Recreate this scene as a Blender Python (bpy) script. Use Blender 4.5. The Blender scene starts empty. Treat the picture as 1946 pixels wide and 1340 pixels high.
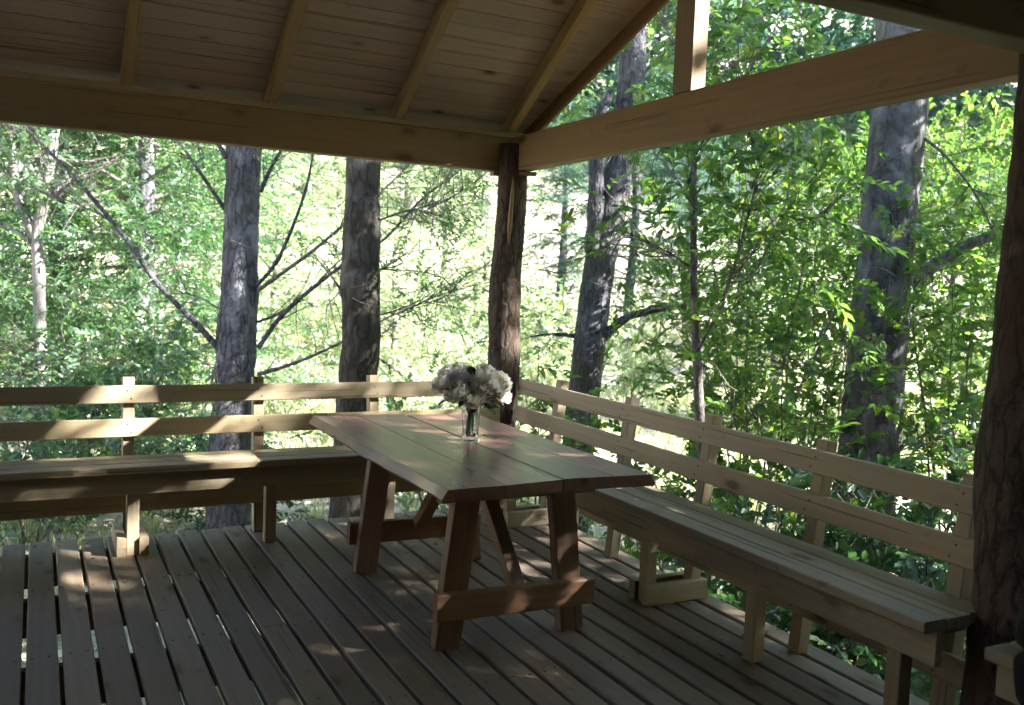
import bpy, bmesh, math, random
import numpy as np
from mathutils import Vector, Matrix, Quaternion, noise

random.seed(7)
SC = bpy.context.scene
COL = SC.collection
R = math.radians

# ------------------------------------------------------------------ camera
IMG_W, IMG_H, FPX = 1946.0, 1340.0, 1757.44
CAM = Vector((-2.7573, -5.0802, 1.389))
_y, _p, _r = R(-27.3282), R(-4.3387), R(2.3173)
FWD = Vector((-math.sin(_y) * math.cos(_p), math.cos(_y) * math.cos(_p), math.sin(_p)))
_rt = Vector((math.cos(_y), math.sin(_y), 0))
_up = _rt.cross(FWD)
RT = _rt * math.cos(_r) + _up * math.sin(_r)
UP = -_rt * math.sin(_r) + _up * math.cos(_r)
cd = bpy.data.cameras.new('camera')
cam = bpy.data.objects.new('camera', cd)
COL.objects.link(cam)
M = Matrix((RT, UP, -FWD)).transposed().to_4x4()
M.translation = CAM
cam.matrix_world = M
cd.sensor_width = 36.0
cd.lens = FPX / IMG_W * 36.0
cd.clip_start, cd.clip_end = 0.05, 500
cd.dof.use_dof = True
cd.dof.focus_distance = 4.4
cd.dof.aperture_fstop = 3.4
SC.camera = cam

# ------------------------------------------------------------------ light
SUN_DIR = Vector((1.0, -0.75, 0.80)).normalized()      # towards the sun
w = bpy.data.worlds.new('World')
SC.world = w
w.use_nodes = True
nt = w.node_tree
bg = nt.nodes['Background']
sky = nt.nodes.new('ShaderNodeTexSky')
sky.sky_type = 'NISHITA'
sky.sun_disc = False
sky.sun_elevation = math.asin(SUN_DIR.z)
sky.sun_rotation = math.atan2(SUN_DIR.x, SUN_DIR.y)
nt.links.new(sky.outputs[0], bg.inputs[0])
bg.inputs[1].default_value = 0.075
sl = bpy.data.lights.new('sun', 'SUN')
sl.energy = 5.0
sl.angle = R(0.55)
sl.color = (1.0, 0.965, 0.91)
so = bpy.data.objects.new('sun', sl)
so.rotation_euler = (-SUN_DIR).to_track_quat('-Z', 'Y').to_euler()
so.location = (6, -6, 9)
COL.objects.link(so)

SC.view_settings.view_transform = 'Standard'
SC.view_settings.look = 'None'
SC.view_settings.exposure = 3.4
SC.view_settings.gamma = 1
SC.view_settings.use_curve_mapping = False
SC.render.engine = 'CYCLES'
SC.cycles.use_denoising = True
SC.cycles.max_bounces = 5
SC.cycles.diffuse_bounces = 3
SC.cycles.glossy_bounces = 3
SC.cycles.transmission_bounces = 6
SC.cycles.use_adaptive_sampling = True
SC.cycles.adaptive_threshold = 0.03
SC.cycles.transparent_max_bounces = 8
SC.cycles.sample_clamp_indirect = 8

# ------------------------------------------------------------------ helpers
def at(px, py, d):
    """world point seen at pixel px,py (of 1946x1340), d metres along the view axis"""
    return CAM + (FWD + RT * ((px - IMG_W / 2) / FPX) - UP * ((py - IMG_H / 2) / FPX)) * d

WM = {}
def link(o, parent=None, mw=None):
    COL.objects.link(o)
    mw = mw if mw is not None else Matrix()
    if parent is not None:
        o.parent = parent
        o.matrix_basis = WM[parent.name].inverted() @ mw
    else:
        o.matrix_basis = mw
    WM[o.name] = mw
    return o

def tag(o, label=None, cat=None, group=None, kind=None):
    if label: o['label'] = label
    if cat: o['category'] = cat
    if group: o['group'] = group
    if kind: o['kind'] = kind
    return o

def empty(name, loc, label=None, cat=None, group=None, kind=None, parent=None):
    o = bpy.data.objects.new(name, None)
    o.empty_display_size = 0.1
    link(o, parent, Matrix.Translation(Vector(loc)))
    return tag(o, label, cat, group, kind)

def mesh_obj(name, me, mat, parent=None, mw=None):
    o = bpy.data.objects.new(name, me)
    if mat is not None and len(me.materials) == 0:
        me.materials.append(mat)
    return link(o, parent, mw)

def np_mesh(name, V, F, smooth=False):
    """V (n,3) floats, F (m,k) ints with k corners per face"""
    V = np.asarray(V, np.float32); F = np.asarray(F, np.int32)
    me = bpy.data.meshes.new(name)
    me.vertices.add(len(V)); me.vertices.foreach_set('co', V.ravel())
    k = F.shape[1]
    me.loops.add(F.size); me.loops.foreach_set('vertex_index', F.ravel())
    me.polygons.add(len(F)); me.polygons.foreach_set('loop_start', np.arange(0, F.size, k, dtype=np.int32))
    if smooth:
        me.polygons.foreach_set('use_smooth', np.ones(len(F), bool))
    me.update(calc_edges=True)
    me.validate()
    return me

# board with chamfered long edges, local X = length, Y = width, Z = thickness
_bc = {}
def board_mesh(L, w, t, c):
    key = (round(L, 3), round(w, 3), round(t, 3), round(c, 4))
    if key in _bc: return _bc[key]
    a, b = w / 2, t / 2
    sec = [(a - c, b), (a, b - c), (a, -b + c), (a - c, -b), (-a + c, -b), (-a, -b + c), (-a, b - c), (-a + c, b)]
    h = L / 2
    V = [(-h, y, z) for y, z in sec] + [(h, y, z) for y, z in sec]
    F = [(i, i + 8, (i + 1) % 8 + 8, (i + 1) % 8) for i in range(8)]
    me = bpy.data.meshes.new('board')
    me.from_pydata(V, [], F + [tuple(range(8)), tuple(range(15, 7, -1))])
    bm = bmesh.new(); bm.from_mesh(me); bmesh.ops.recalc_face_normals(bm, faces=bm.faces); bm.to_mesh(me); bm.free()
    _bc[key] = me
    return me

def board(name, parent, p0, p1, w, t, up, mat, c=0.004):
    """a board from p0 to p1; 'up' is the direction of its thickness"""
    p0, p1, up = Vector(p0), Vector(p1), Vector(up)
    x = (p1 - p0).normalized()
    z = (up - x * up.dot(x)).normalized()
    y = z.cross(x)
    mw = Matrix((x, y, z)).transposed().to_4x4()
    mw.translation = (p0 + p1) / 2
    base = board_mesh((p1 - p0).length, w, t, c)
    key = (base.name, mat.name)
    if key not in _bc:
        me = base if len(base.materials) == 0 else base.copy()
        if len(me.materials): me.materials.clear()
        me.materials.append(mat)
        _bc[key] = me
    return mesh_obj(name, _bc[key], mat, parent, mw)

def tube(points, radii, seg=10, rough=0.0, seed=0, cap=True, sub=1, freq=6.0):
    """tube through points as (V, F quads); radial noise 'rough'"""
    P = [Vector(p) for p in points]
    if sub > 1 and len(P) > 1:
        Q, RR = [], []
        n = len(P)
        for i in range(n - 1):
            a, b = P[max(i - 1, 0)], P[i]
            c, d = P[i + 1], P[min(i + 2, n - 1)]
            for k in range(sub):
                u = k / sub
                Q.append(0.5 * ((2 * b) + (c - a) * u + (2 * a - 5 * b + 4 * c - d) * u * u + (3 * b - a - 3 * c + d) * u ** 3))
                RR.append(radii[i] * (1 - u) + radii[i + 1] * u)
        Q.append(P[-1]); RR.append(radii[-1])
        P, radii = Q, RR
    V, F = [], []
    prev = None
    for i, p in enumerate(P):
        t = (P[min(i + 1, len(P) - 1)] - P[max(i - 1, 0)]).normalized()
        if prev is None:
            n = t.orthogonal().normalized()
        else:
            n = (prev - t * prev.dot(t)).normalized()
        prev = n
        b = t.cross(n)
        for k in range(seg):
            a = 2 * math.pi * k / seg
            d = n * math.cos(a) + b * math.sin(a)
            rr = radii[i]
            if rough:
                q = p + d * rr
                rr *= 1 + rough * (noise.noise(Vector((q.x * freq, q.y * freq, q.z * freq * 0.45 + seed))) +
                                   0.5 * noise.noise(Vector((q.x * 3 * freq, q.y * 3 * freq, q.z * freq * 1.1 - seed))))
            V.append(p + d * rr)
        if i:
            o = (i - 1) * seg
            for k in range(seg):
                k2 = (k + 1) % seg
                F.append((o + k, o + k2, o + seg + k2, o + seg + k))
    if cap:
        for base, p in ((0, P[0]), ((len(P) - 1) * seg, P[-1])):
            c = len(V); V.append(p)
            for k in range(seg):
                k2 = (k + 1) % seg
                F.append((base + k, base + k2, c, c) if False else (c, base + k2, base + k, c))
    return V, F

def tubes_mesh(name, tubes, smooth=True):
    V, F = [], []
    for v, f in tubes:
        o = len(V)
        V += v
        F += [tuple(dict.fromkeys(i + o for i in q)) for q in f]
    me = bpy.data.meshes.new(name)
    me.from_pydata([tuple(v) for v in V], [], F)
    me.update()
    if smooth:
        me.polygons.foreach_set('use_smooth', np.ones(len(me.polygons), bool))
    return me

# ------------------------------------------------------------------ materials
class N:
    """tiny node-graph writer"""
    def __init__(s, name):
        s.m = bpy.data.materials.new(name); s.m.use_nodes = True
        s.t = s.m.node_tree; s.t.nodes.clear()
        s.out = s.add('OutputMaterial')
    def add(s, typ, **kw):
        n = s.t.nodes.new('ShaderNode' + typ)
        for k, v in kw.items(): setattr(n, k, v)
        return n
    def l(s, a, b): s.t.links.new(a, b)
    def set(s, n, **kw):
        for k, v in kw.items():
            i = n.inputs[k.replace('_', ' ')]
            if hasattr(v, 'is_linked'): s.l(v, i)
            else: i.default_value = v
        return n
    def ramp(s, fac, stops, interp='LINEAR'):
        r = s.add('ValToRGB'); s.l(fac, r.inputs[0]); r.color_ramp.interpolation = interp
        e = r.color_ramp.elements
        while len(e) < len(stops): e.new(0.5)
        for el, (p, c) in zip(e, stops):
            el.position = p; el.color = tuple(c) + (1,) if len(c) == 3 else c
        return r.outputs[0]
    def noise(s, vec, scale, detail=4, rough=0.55, dist=0.0):
        n = s.add('TexNoise'); s.l(vec, n.inputs['Vector'])
        n.inputs['Scale'].default_value = scale; n.inputs['Detail'].default_value = detail
        n.inputs['Roughness'].default_value = rough; n.inputs['Distortion'].default_value = dist
        return n.outputs['Fac']
    def mapping(s, vec, scale=(1, 1, 1), loc=None):
        n = s.add('Mapping'); s.l(vec, n.inputs['Vector']); n.inputs['Scale'].default_value = scale
        if loc is not None: s.l(loc, n.inputs['Location'])
        return n.outputs[0]
    def mix(s, fac, a, b, mode='MIX'):
        n = s.add('Mix', data_type='RGBA', blend_type=mode)
        for i, v in ((0, fac), (6, a), (7, b)):
            if hasattr(v, 'is_linked'): s.l(v, n.inputs[i])
            else: n.inputs[i].default_value = v if i == 0 else tuple(v) + (1,)
        return n.outputs[2]
    def math(s, op, a, b=0.5):
        n = s.add('Math', operation=op)
        for i, v in ((0, a), (1, b)):
            if hasattr(v, 'is_linked'): s.l(v, n.inputs[i])
            else: n.inputs[i].default_value = v
        return n.outputs[0]
    def rand_vec(s, k=37.0):
        oi = s.add('ObjectInfo')
        c = s.add('CombineXYZ')
        s.l(s.math('MULTIPLY', oi.outputs['Random'], k), c.inputs[0])
        s.l(s.math('MULTIPLY', oi.outputs['Random'], k * 1.7), c.inputs[1])
        s.l(s.math('MULTIPLY', oi.outputs['Random'], k * 0.6), c.inputs[2])
        return c.outputs[0], oi.outputs['Random']
    def principled(s, color, rough, bump=None, bstr=0.3, bdist=0.01, **kw):
        p = s.add('BsdfPrincipled')
        for k, v in (('Base Color', color), ('Roughness', rough)):
            if hasattr(v, 'is_linked'): s.l(v, p.inputs[k])
            else: p.inputs[k].default_value = (tuple(v) + (1,)) if k == 'Base Color' else v
        for k, v in kw.items(): p.inputs[k.replace('_', ' ')].default_value = v
        if bump is not None:
            b = s.add('Bump'); s.l(bump, b.inputs['Height']); b.inputs['Strength'].default_value = bstr
            b.inputs['Distance'].default_value = bdist; s.l(b.outputs[0], p.inputs['Normal'])
        s.l(p.outputs[0], s.out.inputs[0])
        return s.m

def wood(name, light, dark, rough=0.6, knot=(0.09, 0.045, 0.02), tint=0.3, grain=1.0, knots=0.095, spec=0.35, stain=None):
    n = N(name)
    tc = n.add('TexCoord').outputs['Object']
    rv, rnd = n.rand_vec()
    v = n.mapping(tc, (1, 1, 1), rv)
    warp = n.noise(n.mapping(v, (1.3, 5, 5)), 1.0, 3)
    wv = n.add('VectorMath', operation='ADD')
    n.l(v, wv.inputs[0])
    sc = n.add('VectorMath', operation='SCALE'); n.l(n.add('TexNoise').outputs['Color'], sc.inputs[0]); sc.inputs['Scale'].default_value = 0.0
    n.l(sc.outputs[0], wv.inputs[1])
    g1 = n.noise(n.mapping(v, (1.6, 38 * grain, 38 * grain)), 1.0, 6, 0.62, 0.35)
    g2 = n.noise(n.mapping(v, (5, 150 * grain, 150 * grain)), 1.0, 3, 0.6)
    cath = n.add('TexWave', wave_type='RINGS', rings_direction='X')
    n.l(n.mapping(v, (0.35, 5.0, 5.0)), cath.inputs['Vector'])
    n.set(cath, Scale=1.7 * grain, Distortion=9.0, Detail=3.0, Detail_Scale=1.1)
    f = n.math('ADD', n.math('MULTIPLY', g1, 0.72), n.math('MULTIPLY', cath.outputs['Fac'], 0.13))
    f = n.math('ADD', f, n.math('MULTIPLY', g2, 0.14))
    col = n.ramp(f, [(0.25, dark), (0.5, tuple((a + b) / 2 for a, b in zip(light, dark))), (0.72, light)])
    # knots
    vo = n.add('TexVoronoi'); n.l(n.mapping(v, (2.4, 5.5, 5.5)), vo.inputs['Vector']); n.set(vo, Scale=1.0)
    kd = n.math('ADD', vo.outputs['Distance'], n.math('MULTIPLY', n.noise(n.mapping(v, (20, 20, 20)), 1.0, 2), 0.08))
    kf = n.ramp(kd, [(knots + 0.03, (1, 1, 1)), (knots + 0.085, (0.25, 0.25, 0.25)), (knots + 0.17, (0, 0, 0))])
    col = n.mix(kf, col, knot)
    # blotches and per-board tint
    bl = n.noise(n.mapping(v, (0.9, 3, 3)), 1.0, 3)
    col = n.mix(n.math('MULTIPLY', bl, 0.5), col, stain or tuple(c * 0.62 for c in dark), 'MIX')
    ck = n.noise(n.mapping(v, (0.9, 55, 55)), 1.0, 2, 0.5)
    cf = n.ramp(ck, [(0.30, (1, 1, 1)), (0.345, (0, 0, 0))])
    col = n.mix(n.math('MULTIPLY', cf, 0.75), col, tuple(c * 0.3 for c in dark))
    sp = n.noise(n.mapping(v, (9, 14, 14)), 1.0, 5, 0.7)
    col = n.mix(n.ramp(sp, [(0.60, (0, 0, 0)), (0.74, (0.6, 0.6, 0.6))]), col, tuple(c * 0.45 for c in dark))
    hs = n.add('HueSaturation'); n.l(col, hs.inputs['Color'])
    n.l(n.math('ADD', n.math('MULTIPLY', rnd, tint), 1 - tint / 2), hs.inputs['Value'])
    n.l(n.math('ADD', n.math('MULTIPLY', n.math('FRACT', n.math('MULTIPLY', rnd, 7.31), 0), 0.3), 0.85), hs.inputs['Saturation'])
    ro = n.math('ADD', n.math('MULTIPLY', g1, 0.25), rough - 0.12)
    return n.principled(hs.outputs[0], ro, f, 0.35, 0.004, Specular_IOR_Level=spec)

M_DECK = wood('deck_pine', (0.215, 0.17, 0.125), (0.158, 0.122, 0.087), 0.6, tint=0.5, stain=(0.10, 0.078, 0.058), spec=0.2)
M_BENCH = wood('bench_pine', (0.345, 0.285, 0.19), (0.26, 0.205, 0.13), 0.58, tint=0.35, stain=(0.18, 0.15, 0.10))
M_BEAM = wood('beam_pine', (0.265, 0.185, 0.10), (0.205, 0.138, 0.072), 0.6, tint=0.15, knots=0.10)
M_RAFTER = wood('rafter_pine', (0.34, 0.235, 0.105), (0.26, 0.175, 0.075), 0.6, tint=0.15)
M_CEIL = wood('ceiling_pine', (0.41, 0.32, 0.24), (0.335, 0.255, 0.185), 0.62, tint=0.16, knots=0.07)
M_TABLE = wood('table_wood', (0.265, 0.13, 0.09), (0.155, 0.073, 0.052), 0.31, knot=(0.05, 0.02, 0.012), tint=0.2, grain=0.6, knots=0.06, spec=0.6, stain=(0.17, 0.125, 0.105))
M_LEG = wood('table_leg_wood', (0.27, 0.16, 0.095), (0.19, 0.105, 0.06), 0.5, tint=0.2)
M_JOIST = wood('joist_wood', (0.2, 0.15, 0.09), (0.12, 0.085, 0.05), 0.7, tint=0.2)

def bark(name, base, dark, light, moss=None, scale=1.0, lichen=0.25, bstr=0.9, red=None):
    n = N(name)
    tc = n.add('TexCoord').outputs['Object']
    wn = n.add('TexNoise'); n.l(tc, wn.inputs['Vector']); n.set(wn, Scale=9.0 * scale, Detail=4.0)
    wm = n.add('VectorMath', operation='MULTIPLY_ADD'); n.l(wn.outputs['Color'], wm.inputs[0]); wm.inputs[1].default_value = (0.11 / scale,) * 3; n.l(tc, wm.inputs[2])
    v = n.mapping(wm.outputs[0], (1, 1, 1))
    pl = n.add('TexVoronoi', feature='DISTANCE_TO_EDGE'); n.l(n.mapping(v, (10 * scale, 10 * scale, 2.6 * scale)), pl.inputs['Vector'])
    n.set(pl, Scale=1.0)
    nz = n.noise(n.mapping(v, (26 * scale, 26 * scale, 7 * scale)), 1.0, 6, 0.65, 0.4)
    h = n.math('ADD', n.math('MULTIPLY', n.math('MINIMUM', pl.outputs['Distance'], 0.22), 2.2), nz)
    col = n.ramp(h, [(0.35, dark), (0.75, base), (1.05, tuple(min(1, c * 1.25) for c in base))])
    if red:
        rf = n.ramp(n.noise(n.mapping(v, (7, 7, 1.6)), 1.0, 4, 0.6), [(0.48, (0, 0, 0)), (0.62, (1, 1, 1))])
        col = n.mix(rf, col, red)
    lf = n.ramp(n.noise(n.mapping(v, (5.5, 5.5, 4)), 1.0, 5, 0.65, 0.6), [(0.6 - lichen * 0.25, (0, 0, 0)), (0.68, (1, 1, 1))])
    col = n.mix(n.math('MULTIPLY', lf, 0.75), col, light)
    if moss:
        mf = n.ramp(n.noise(n.mapping(v, (2.2, 2.2, 1.1)), 1.0, 5, 0.65), [(0.5, (0, 0, 0)), (0.66, (1, 1, 1))])
        col = n.mix(n.math('MULTIPLY', mf, 0.8), col, moss)
    return n.principled(col, 0.9, h, bstr, 0.03, Specular_IOR_Level=0.2)

M_BARK_GREY = bark('rough_grey_bark', (0.088, 0.086, 0.10), (0.018, 0.016, 0.019), (0.25, 0.25, 0.275), (0.06, 0.06, 0.04), scale=2.0, bstr=1.0, lichen=0.4)
M_BARK_SMOOTH = bark('smooth_grey_bark', (0.09, 0.088, 0.098), (0.03, 0.028, 0.031), (0.26, 0.265, 0.295), (0.06, 0.06, 0.04), scale=1.0, bstr=0.5, lichen=0.5)
M_BARK_DARK = bark('shade_darkened_bark', (0.058, 0.05, 0.042), (0.018, 0.015, 0.012), (0.15, 0.145, 0.135), (0.03, 0.031, 0.018), scale=1.3, bstr=0.6, lichen=0.35)  # bark colour darkened to hold the shade on this trunk, plus mottling
M_BARK_PALE = bark('pale_bark', (0.17, 0.16, 0.15), (0.07, 0.065, 0.06), (0.27, 0.26, 0.25), scale=0.6, bstr=0.4)
M_BARK_TWIG = bark('twig_bark', (0.13, 0.115, 0.105), (0.05, 0.042, 0.038), (0.27, 0.26, 0.255), scale=2.0, bstr=0.4)
M_LOG = bark('log_post_bark', (0.062, 0.048, 0.039), (0.02, 0.015, 0.013), (0.125, 0.102, 0.086), red=(0.068, 0.042, 0.029), scale=2.0, lichen=0.1, bstr=0.5)

def leaf(name, c_a, c_b, trans, gloss=0.06, yellow=0.0):
    n = N(name)
    ge = n.add('NewGeometry')
    col = n.ramp(ge.outputs['Random Per Island'], [(0.0, c_a), (0.82 - yellow, c_b), (1.0, (c_b[0] * 1.9, c_b[1] * 1.35, c_b[2] * 0.9))])
    d = n.add('BsdfDiffuse'); n.l(col, d.inputs[0])
    t = n.add('BsdfTranslucent')
    tcol = n.mix(1.0, col, trans, 'MULTIPLY'); n.l(tcol, t.inputs[0])
    m1 = n.add('MixShader'); m1.inputs[0].default_value = 0.48; n.l(d.outputs[0], m1.inputs[1]); n.l(t.outputs[0], m1.inputs[2])
    g = n.add('BsdfGlossy'); g.inputs['Roughness'].default_value = 0.38; g.inputs[0].default_value = (0.9, 0.95, 1, 1)
    m2 = n.add('MixShader'); m2.inputs[0].default_value = gloss; n.l(m1.outputs[0], m2.inputs[1]); n.l(g.outputs[0], m2.inputs[2])
    n.l(m2.outputs[0], n.out.inputs[0])
    return n.m

M_LEAF_FINE = leaf('fine_green_leaf', (0.07, 0.14, 0.07), (0.135, 0.22, 0.105), (2.2, 2.3, 1.3), 0.07)
M_LEAF_COOL = leaf('cool_green_leaf', (0.085, 0.16, 0.10), (0.155, 0.24, 0.15), (1.9, 2.2, 1.5), 0.06)
M_LEAF_BROAD = leaf('broad_green_leaf', (0.04, 0.088, 0.032), (0.09, 0.155, 0.05), (2.6, 2.8, 1.3), 0.03)
M_LEAF_DARK = leaf('dark_shade_leaf', (0.03, 0.07, 0.035), (0.06, 0.12, 0.05), (1.6, 1.9, 1.1), 0.06)  # dark green; on the left trees it stands in for shaded depth
M_LEAF_MID = leaf('mid_green_leaf', (0.036, 0.086, 0.043), (0.08, 0.145, 0.072), (2.0, 2.2, 1.2), 0.05)
M_LEAF_BLUE = leaf('shade_blue_leaf', (0.03, 0.07, 0.058), (0.06, 0.115, 0.088), (1.6, 1.9, 1.4), 0.04)  # dark bluish shade of the far trees put into the leaf colour
M_LEAF_PALE = leaf('glare_pale_leaf', (0.22, 0.31, 0.20), (0.31, 0.39, 0.27), (1.7, 1.7, 1.2), 0.06)  # lighter than the leaf itself: sun glare is put into the colour
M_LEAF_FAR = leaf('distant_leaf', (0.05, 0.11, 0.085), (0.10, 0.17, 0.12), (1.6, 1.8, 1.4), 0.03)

# ------------------------------------------------------------------ foliage
def unit(a): return a / (np.linalg.norm(a, axis=-1, keepdims=True) + 1e-9)

def leaf_sprays(name, P, D, L, k, ll, lw, seed, droop=0.25, spread=0.9, ovate=False):
    """twigs of k leaves starting at P (n,3) in direction D, twig length L (n,); returns a triangle mesh"""
    rg = np.random.default_rng(seed)
    n = len(P)
    x = unit(np.asarray(D, float))
    up = np.tile([0, 0, 1.0], (n, 1)) + rg.normal(0, 0.35, (n, 3))
    z = unit(up - x * (up * x).sum(1, keepdims=True))
    y = np.cross(z, x)
    t = (np.arange(k) + rg.uniform(0.1, 0.9, (n, k))) / k
    side = np.where(np.arange(k) % 2 == 0, 1.0, -1.0)[None, :] * np.ones((n, 1))
    ang = rg.normal(spread, 0.25, (n, k)) * (1 - 0.5 * t)
    base = P[:, None, :] + x[:, None, :] * (t * L[:, None])[..., None]
    base[..., 2] -= droop * (t ** 2) * L[:, None]
    e = rg.normal(-0.12, 0.38, (n, k))
    d = (x[:, None] * np.cos(ang)[..., None] + y[:, None] * (np.sin(ang) * side)[..., None] + z[:, None] * e[..., None])
    d = unit(d)
    nr = unit(z[:, None] + rg.normal(0, 0.33, (n, k, 3)))
    wv = unit(np.cross(nr, d))
    nr = np.cross(d, wv)
    s = rg.uniform(0.6, 1.15, (n, k))[..., None]
    l_, w_ = ll * s, lw * s
    b = base
    tip = b + d * l_ - np.array([0, 0, 1.0]) * l_ * 0.12
    lf = b + d * l_ * 0.45 + wv * w_ * 0.5 + nr * w_ * 0.14
    rt = b + d * l_ * 0.45 - wv * w_ * 0.5 + nr * w_ * 0.14
    if ovate:
        cb = -nr * l_ * 0.10
        q_ = [b + d * l_ * 0.26 + wv * w_ * 0.42 + nr * w_ * 0.12, b + d * l_ * 0.62 + wv * w_ * 0.44 + nr * w_ * 0.14 + cb * 0.4,
              b + d * l_ * 0.62 - wv * w_ * 0.44 + nr * w_ * 0.14 + cb * 0.4, b + d * l_ * 0.26 - wv * w_ * 0.42 + nr * w_ * 0.12]
        V = np.stack([b, q_[0], q_[1], tip + cb, q_[2], q_[3]], 2).reshape(-1, 3)
        q = np.arange(n * k)[:, None] * 6
        return np_mesh(name, V, np.concatenate([q + [0, 3, 2, 1], q + [0, 5, 4, 3]], 1).reshape(-1, 4))
    V = np.stack([b, lf, tip, rt], 2).reshape(-1, 3)
    q = np.arange(n * k)[:, None] * 4
    F = np.concatenate([q + [0, 2, 1], q + [0, 3, 2]], 1).reshape(-1, 3)
    return np_mesh(name, V, F)

def twig_mesh(name, Q, P, D, L, droop=0.25, r=0.0028):
    """thin three-sided twigs from the stem points Q through P and on along D"""
    x = unit(np.asarray(D, float)); n = len(P)
    e1 = P + x * (L * 0.5)[:, None]; e1[:, 2] -= droop * 0.25 * L
    e2 = P + x * L[:, None]; e2[:, 2] -= droop * L
    rows = [Q, P, e1, e2]
    a = unit(np.cross(x, [0.3, 0.2, 0.93])); b = np.cross(x, a)
    V = []
    for i, (c, rr) in enumerate(zip(rows, (r * 1.3, r, r * 0.8, r * 0.3))):
        for t in (0, 2.094, 4.189):
            V.append(c + (a * math.cos(t) + b * math.sin(t)) * rr)
    V = np.stack(V, 1)
    base = np.arange(n)[:, None] * 12
    F = []
    for i in range(3):
        for j in range(3):
            F.append(base + [i * 3 + j, i * 3 + (j + 1) % 3, i * 3 + 3 + (j + 1) % 3, i * 3 + 3 + j])
    return np_mesh(name, V.reshape(-1, 3), np.concatenate(F, 0))

def bough_crown(seed, h0, h1, rad, nb, ns, tilt=0.5, profile='ovoid'):
    """boughs around a vertical axis. Returns bough polylines and spray (P, D)"""
    rg = np.random.default_rng(seed)
    boughs, P, D = [], [], []
    for i in range(nb):
        u = (i + rg.uniform(0, 1)) / nb
        h = h0 + (h1 - h0) * u
        if profile == 'ovoid': rr = rad * (0.45 + 0.75 * math.sin(math.pi * min(1, 0.18 + 0.8 * u))) / 1.2
        elif profile == 'cone': rr = rad * (1.05 - 0.85 * u)
        else: rr = rad * (0.7 + 0.4 * u)
        rr *= rg.uniform(0.7, 1.15)
        az = i * 2.39996 + rg.uniform(-0.4, 0.4)
        tl = tilt * (0.4 + u) + rg.normal(0, 0.12)
        o = np.array([math.cos(az), math.sin(az), tl])
        o /= np.linalg.norm(o)
        p0 = np.array([0, 0, h - rr * 0.35 * tl])
        p1 = p0 + o * rr * 0.55 + rg.normal(0, 0.06, 3) * rr
        p2 = p1 + (o + rg.normal(0, 0.25, 3) + [0, 0, -0.1]) * rr * 0.5
        boughs.append((p0, p1, p2, rr))
        tt = rg.uniform(0.22, 1.0, ns) ** 0.75
        a = tt[:, None]
        q = (1 - a) ** 2 * p0 + 2 * a * (1 - a) * p1 + a * a * p2
        q = q + rg.normal(0, 1, (ns, 3)) * np.array([0.17, 0.17, 0.06]) * rr
        dd = unit(o * 0.7 + rg.normal(0, 0.6, (ns, 3)) * [1, 1, 0.45] + [0, 0, -0.12])
        P.append(q); D.append(dd)
    return boughs, np.concatenate(P), np.concatenate(D)

def bough_tubes(boughs, r0):
    out = []
    for p0, p1, p2, rr in boughs:
        out.append(tube([Vector(p0), Vector(p1), Vector(p2)], [r0 * (0.4 + 0.25 * rr), r0 * 0.3, r0 * 0.09], 5, sub=3))
    return out

# crown templates (metres; base of the trunk at the origin), shared by the trees behind
TEMPL = []
for i, (seed, h0, h1, rad, nb, ns, k, ll, lw, tilt, prof, mat) in enumerate([
        (11, 0.8, 8.6, 2.7, 56, 46, 24, 0.088, 0.034, 0.35, 'ovoid', M_LEAF_FINE),
        (12, 0.5, 8.0, 2.4, 54, 46, 24, 0.082, 0.032, 0.25, 'cone', M_LEAF_COOL),
        (13, 1.6, 8.8, 2.9, 54, 34, 20, 0.115, 0.055, 0.5, 'ovoid', M_LEAF_BROAD),
        (14, 0.4, 7.5, 2.5, 60, 34, 20, 0.10, 0.042, 0.3, 'ovoid', M_LEAF_PALE)]):
    B, P_, D_ = bough_crown(seed, h0, h1, rad, nb, ns, tilt, prof)
    rg = np.random.default_rng(seed)
    cm = leaf_sprays('crown', P_, D_, rg.uniform(0.35, 0.7, len(P_)), k, ll, lw, seed)
    cm.materials.append(mat)
    bm_ = tubes_mesh('branches', bough_tubes(B, 0.05)); bm_.materials.append(M_BARK_TWIG)
    tm = tubes_mesh('trunk', [tube([(0, 0, -0.6), (0.03, 0.02, 0.8), (-0.06, 0.05, 3.0), (0.05, -0.03, 6.0), (0, 0, h1 + 0.2)],
                                   [0.21, 0.165, 0.13, 0.08, 0.02], 10, 0.14, seed, sub=6)])
    tm.materials.append((M_BARK_GREY, M_BARK_SMOOTH, M_BARK_SMOOTH, M_BARK_PALE)[i])
    TEMPL.append((tm, bm_, cm))

def leaf_tree(name, loc, k, scale, rz, label, group=None, zs=1.0, mat=None):
    root = empty(name, loc, label, 'tree', group)
    mw = Matrix.Translation(Vector(loc)) @ Matrix.Rotation(rz, 4, 'Z') @ Matrix.Diagonal((scale, scale, scale * zs, 1))
    tm, bm_, cm = TEMPL[k]
    mesh_obj('trunk', tm, None, root, mw)
    mesh_obj('branches', bm_, None, root, mw)
    c = mesh_obj('crown', cm, None, root, mw)
    if mat is not None:
        c.material_slots[0].link = 'OBJECT'; c.material_slots[0].material = mat
    return root

# ------------------------------------------------------------------ ground
def gz(x, y):
    d = math.hypot(x + 1.5, y + 1.5)
    z = -1.08 + 0.08 * noise.noise(Vector((x * 0.35, y * 0.35, 3))) + 0.04 * noise.noise(Vector((x * 1.3, y * 1.3, 9)))
    rise = max(0.0, d - 14.0)
    z += 0.30 * rise * rise / (rise + 4.0) + (0.12 * max(0.0, d - 40) if d > 40 else 0)
    if d < 24: z += -0.15 * max(0, min(1, (x - 1) / 5)) * max(0, min(1, (6 - y) / 6))
    return z

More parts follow.
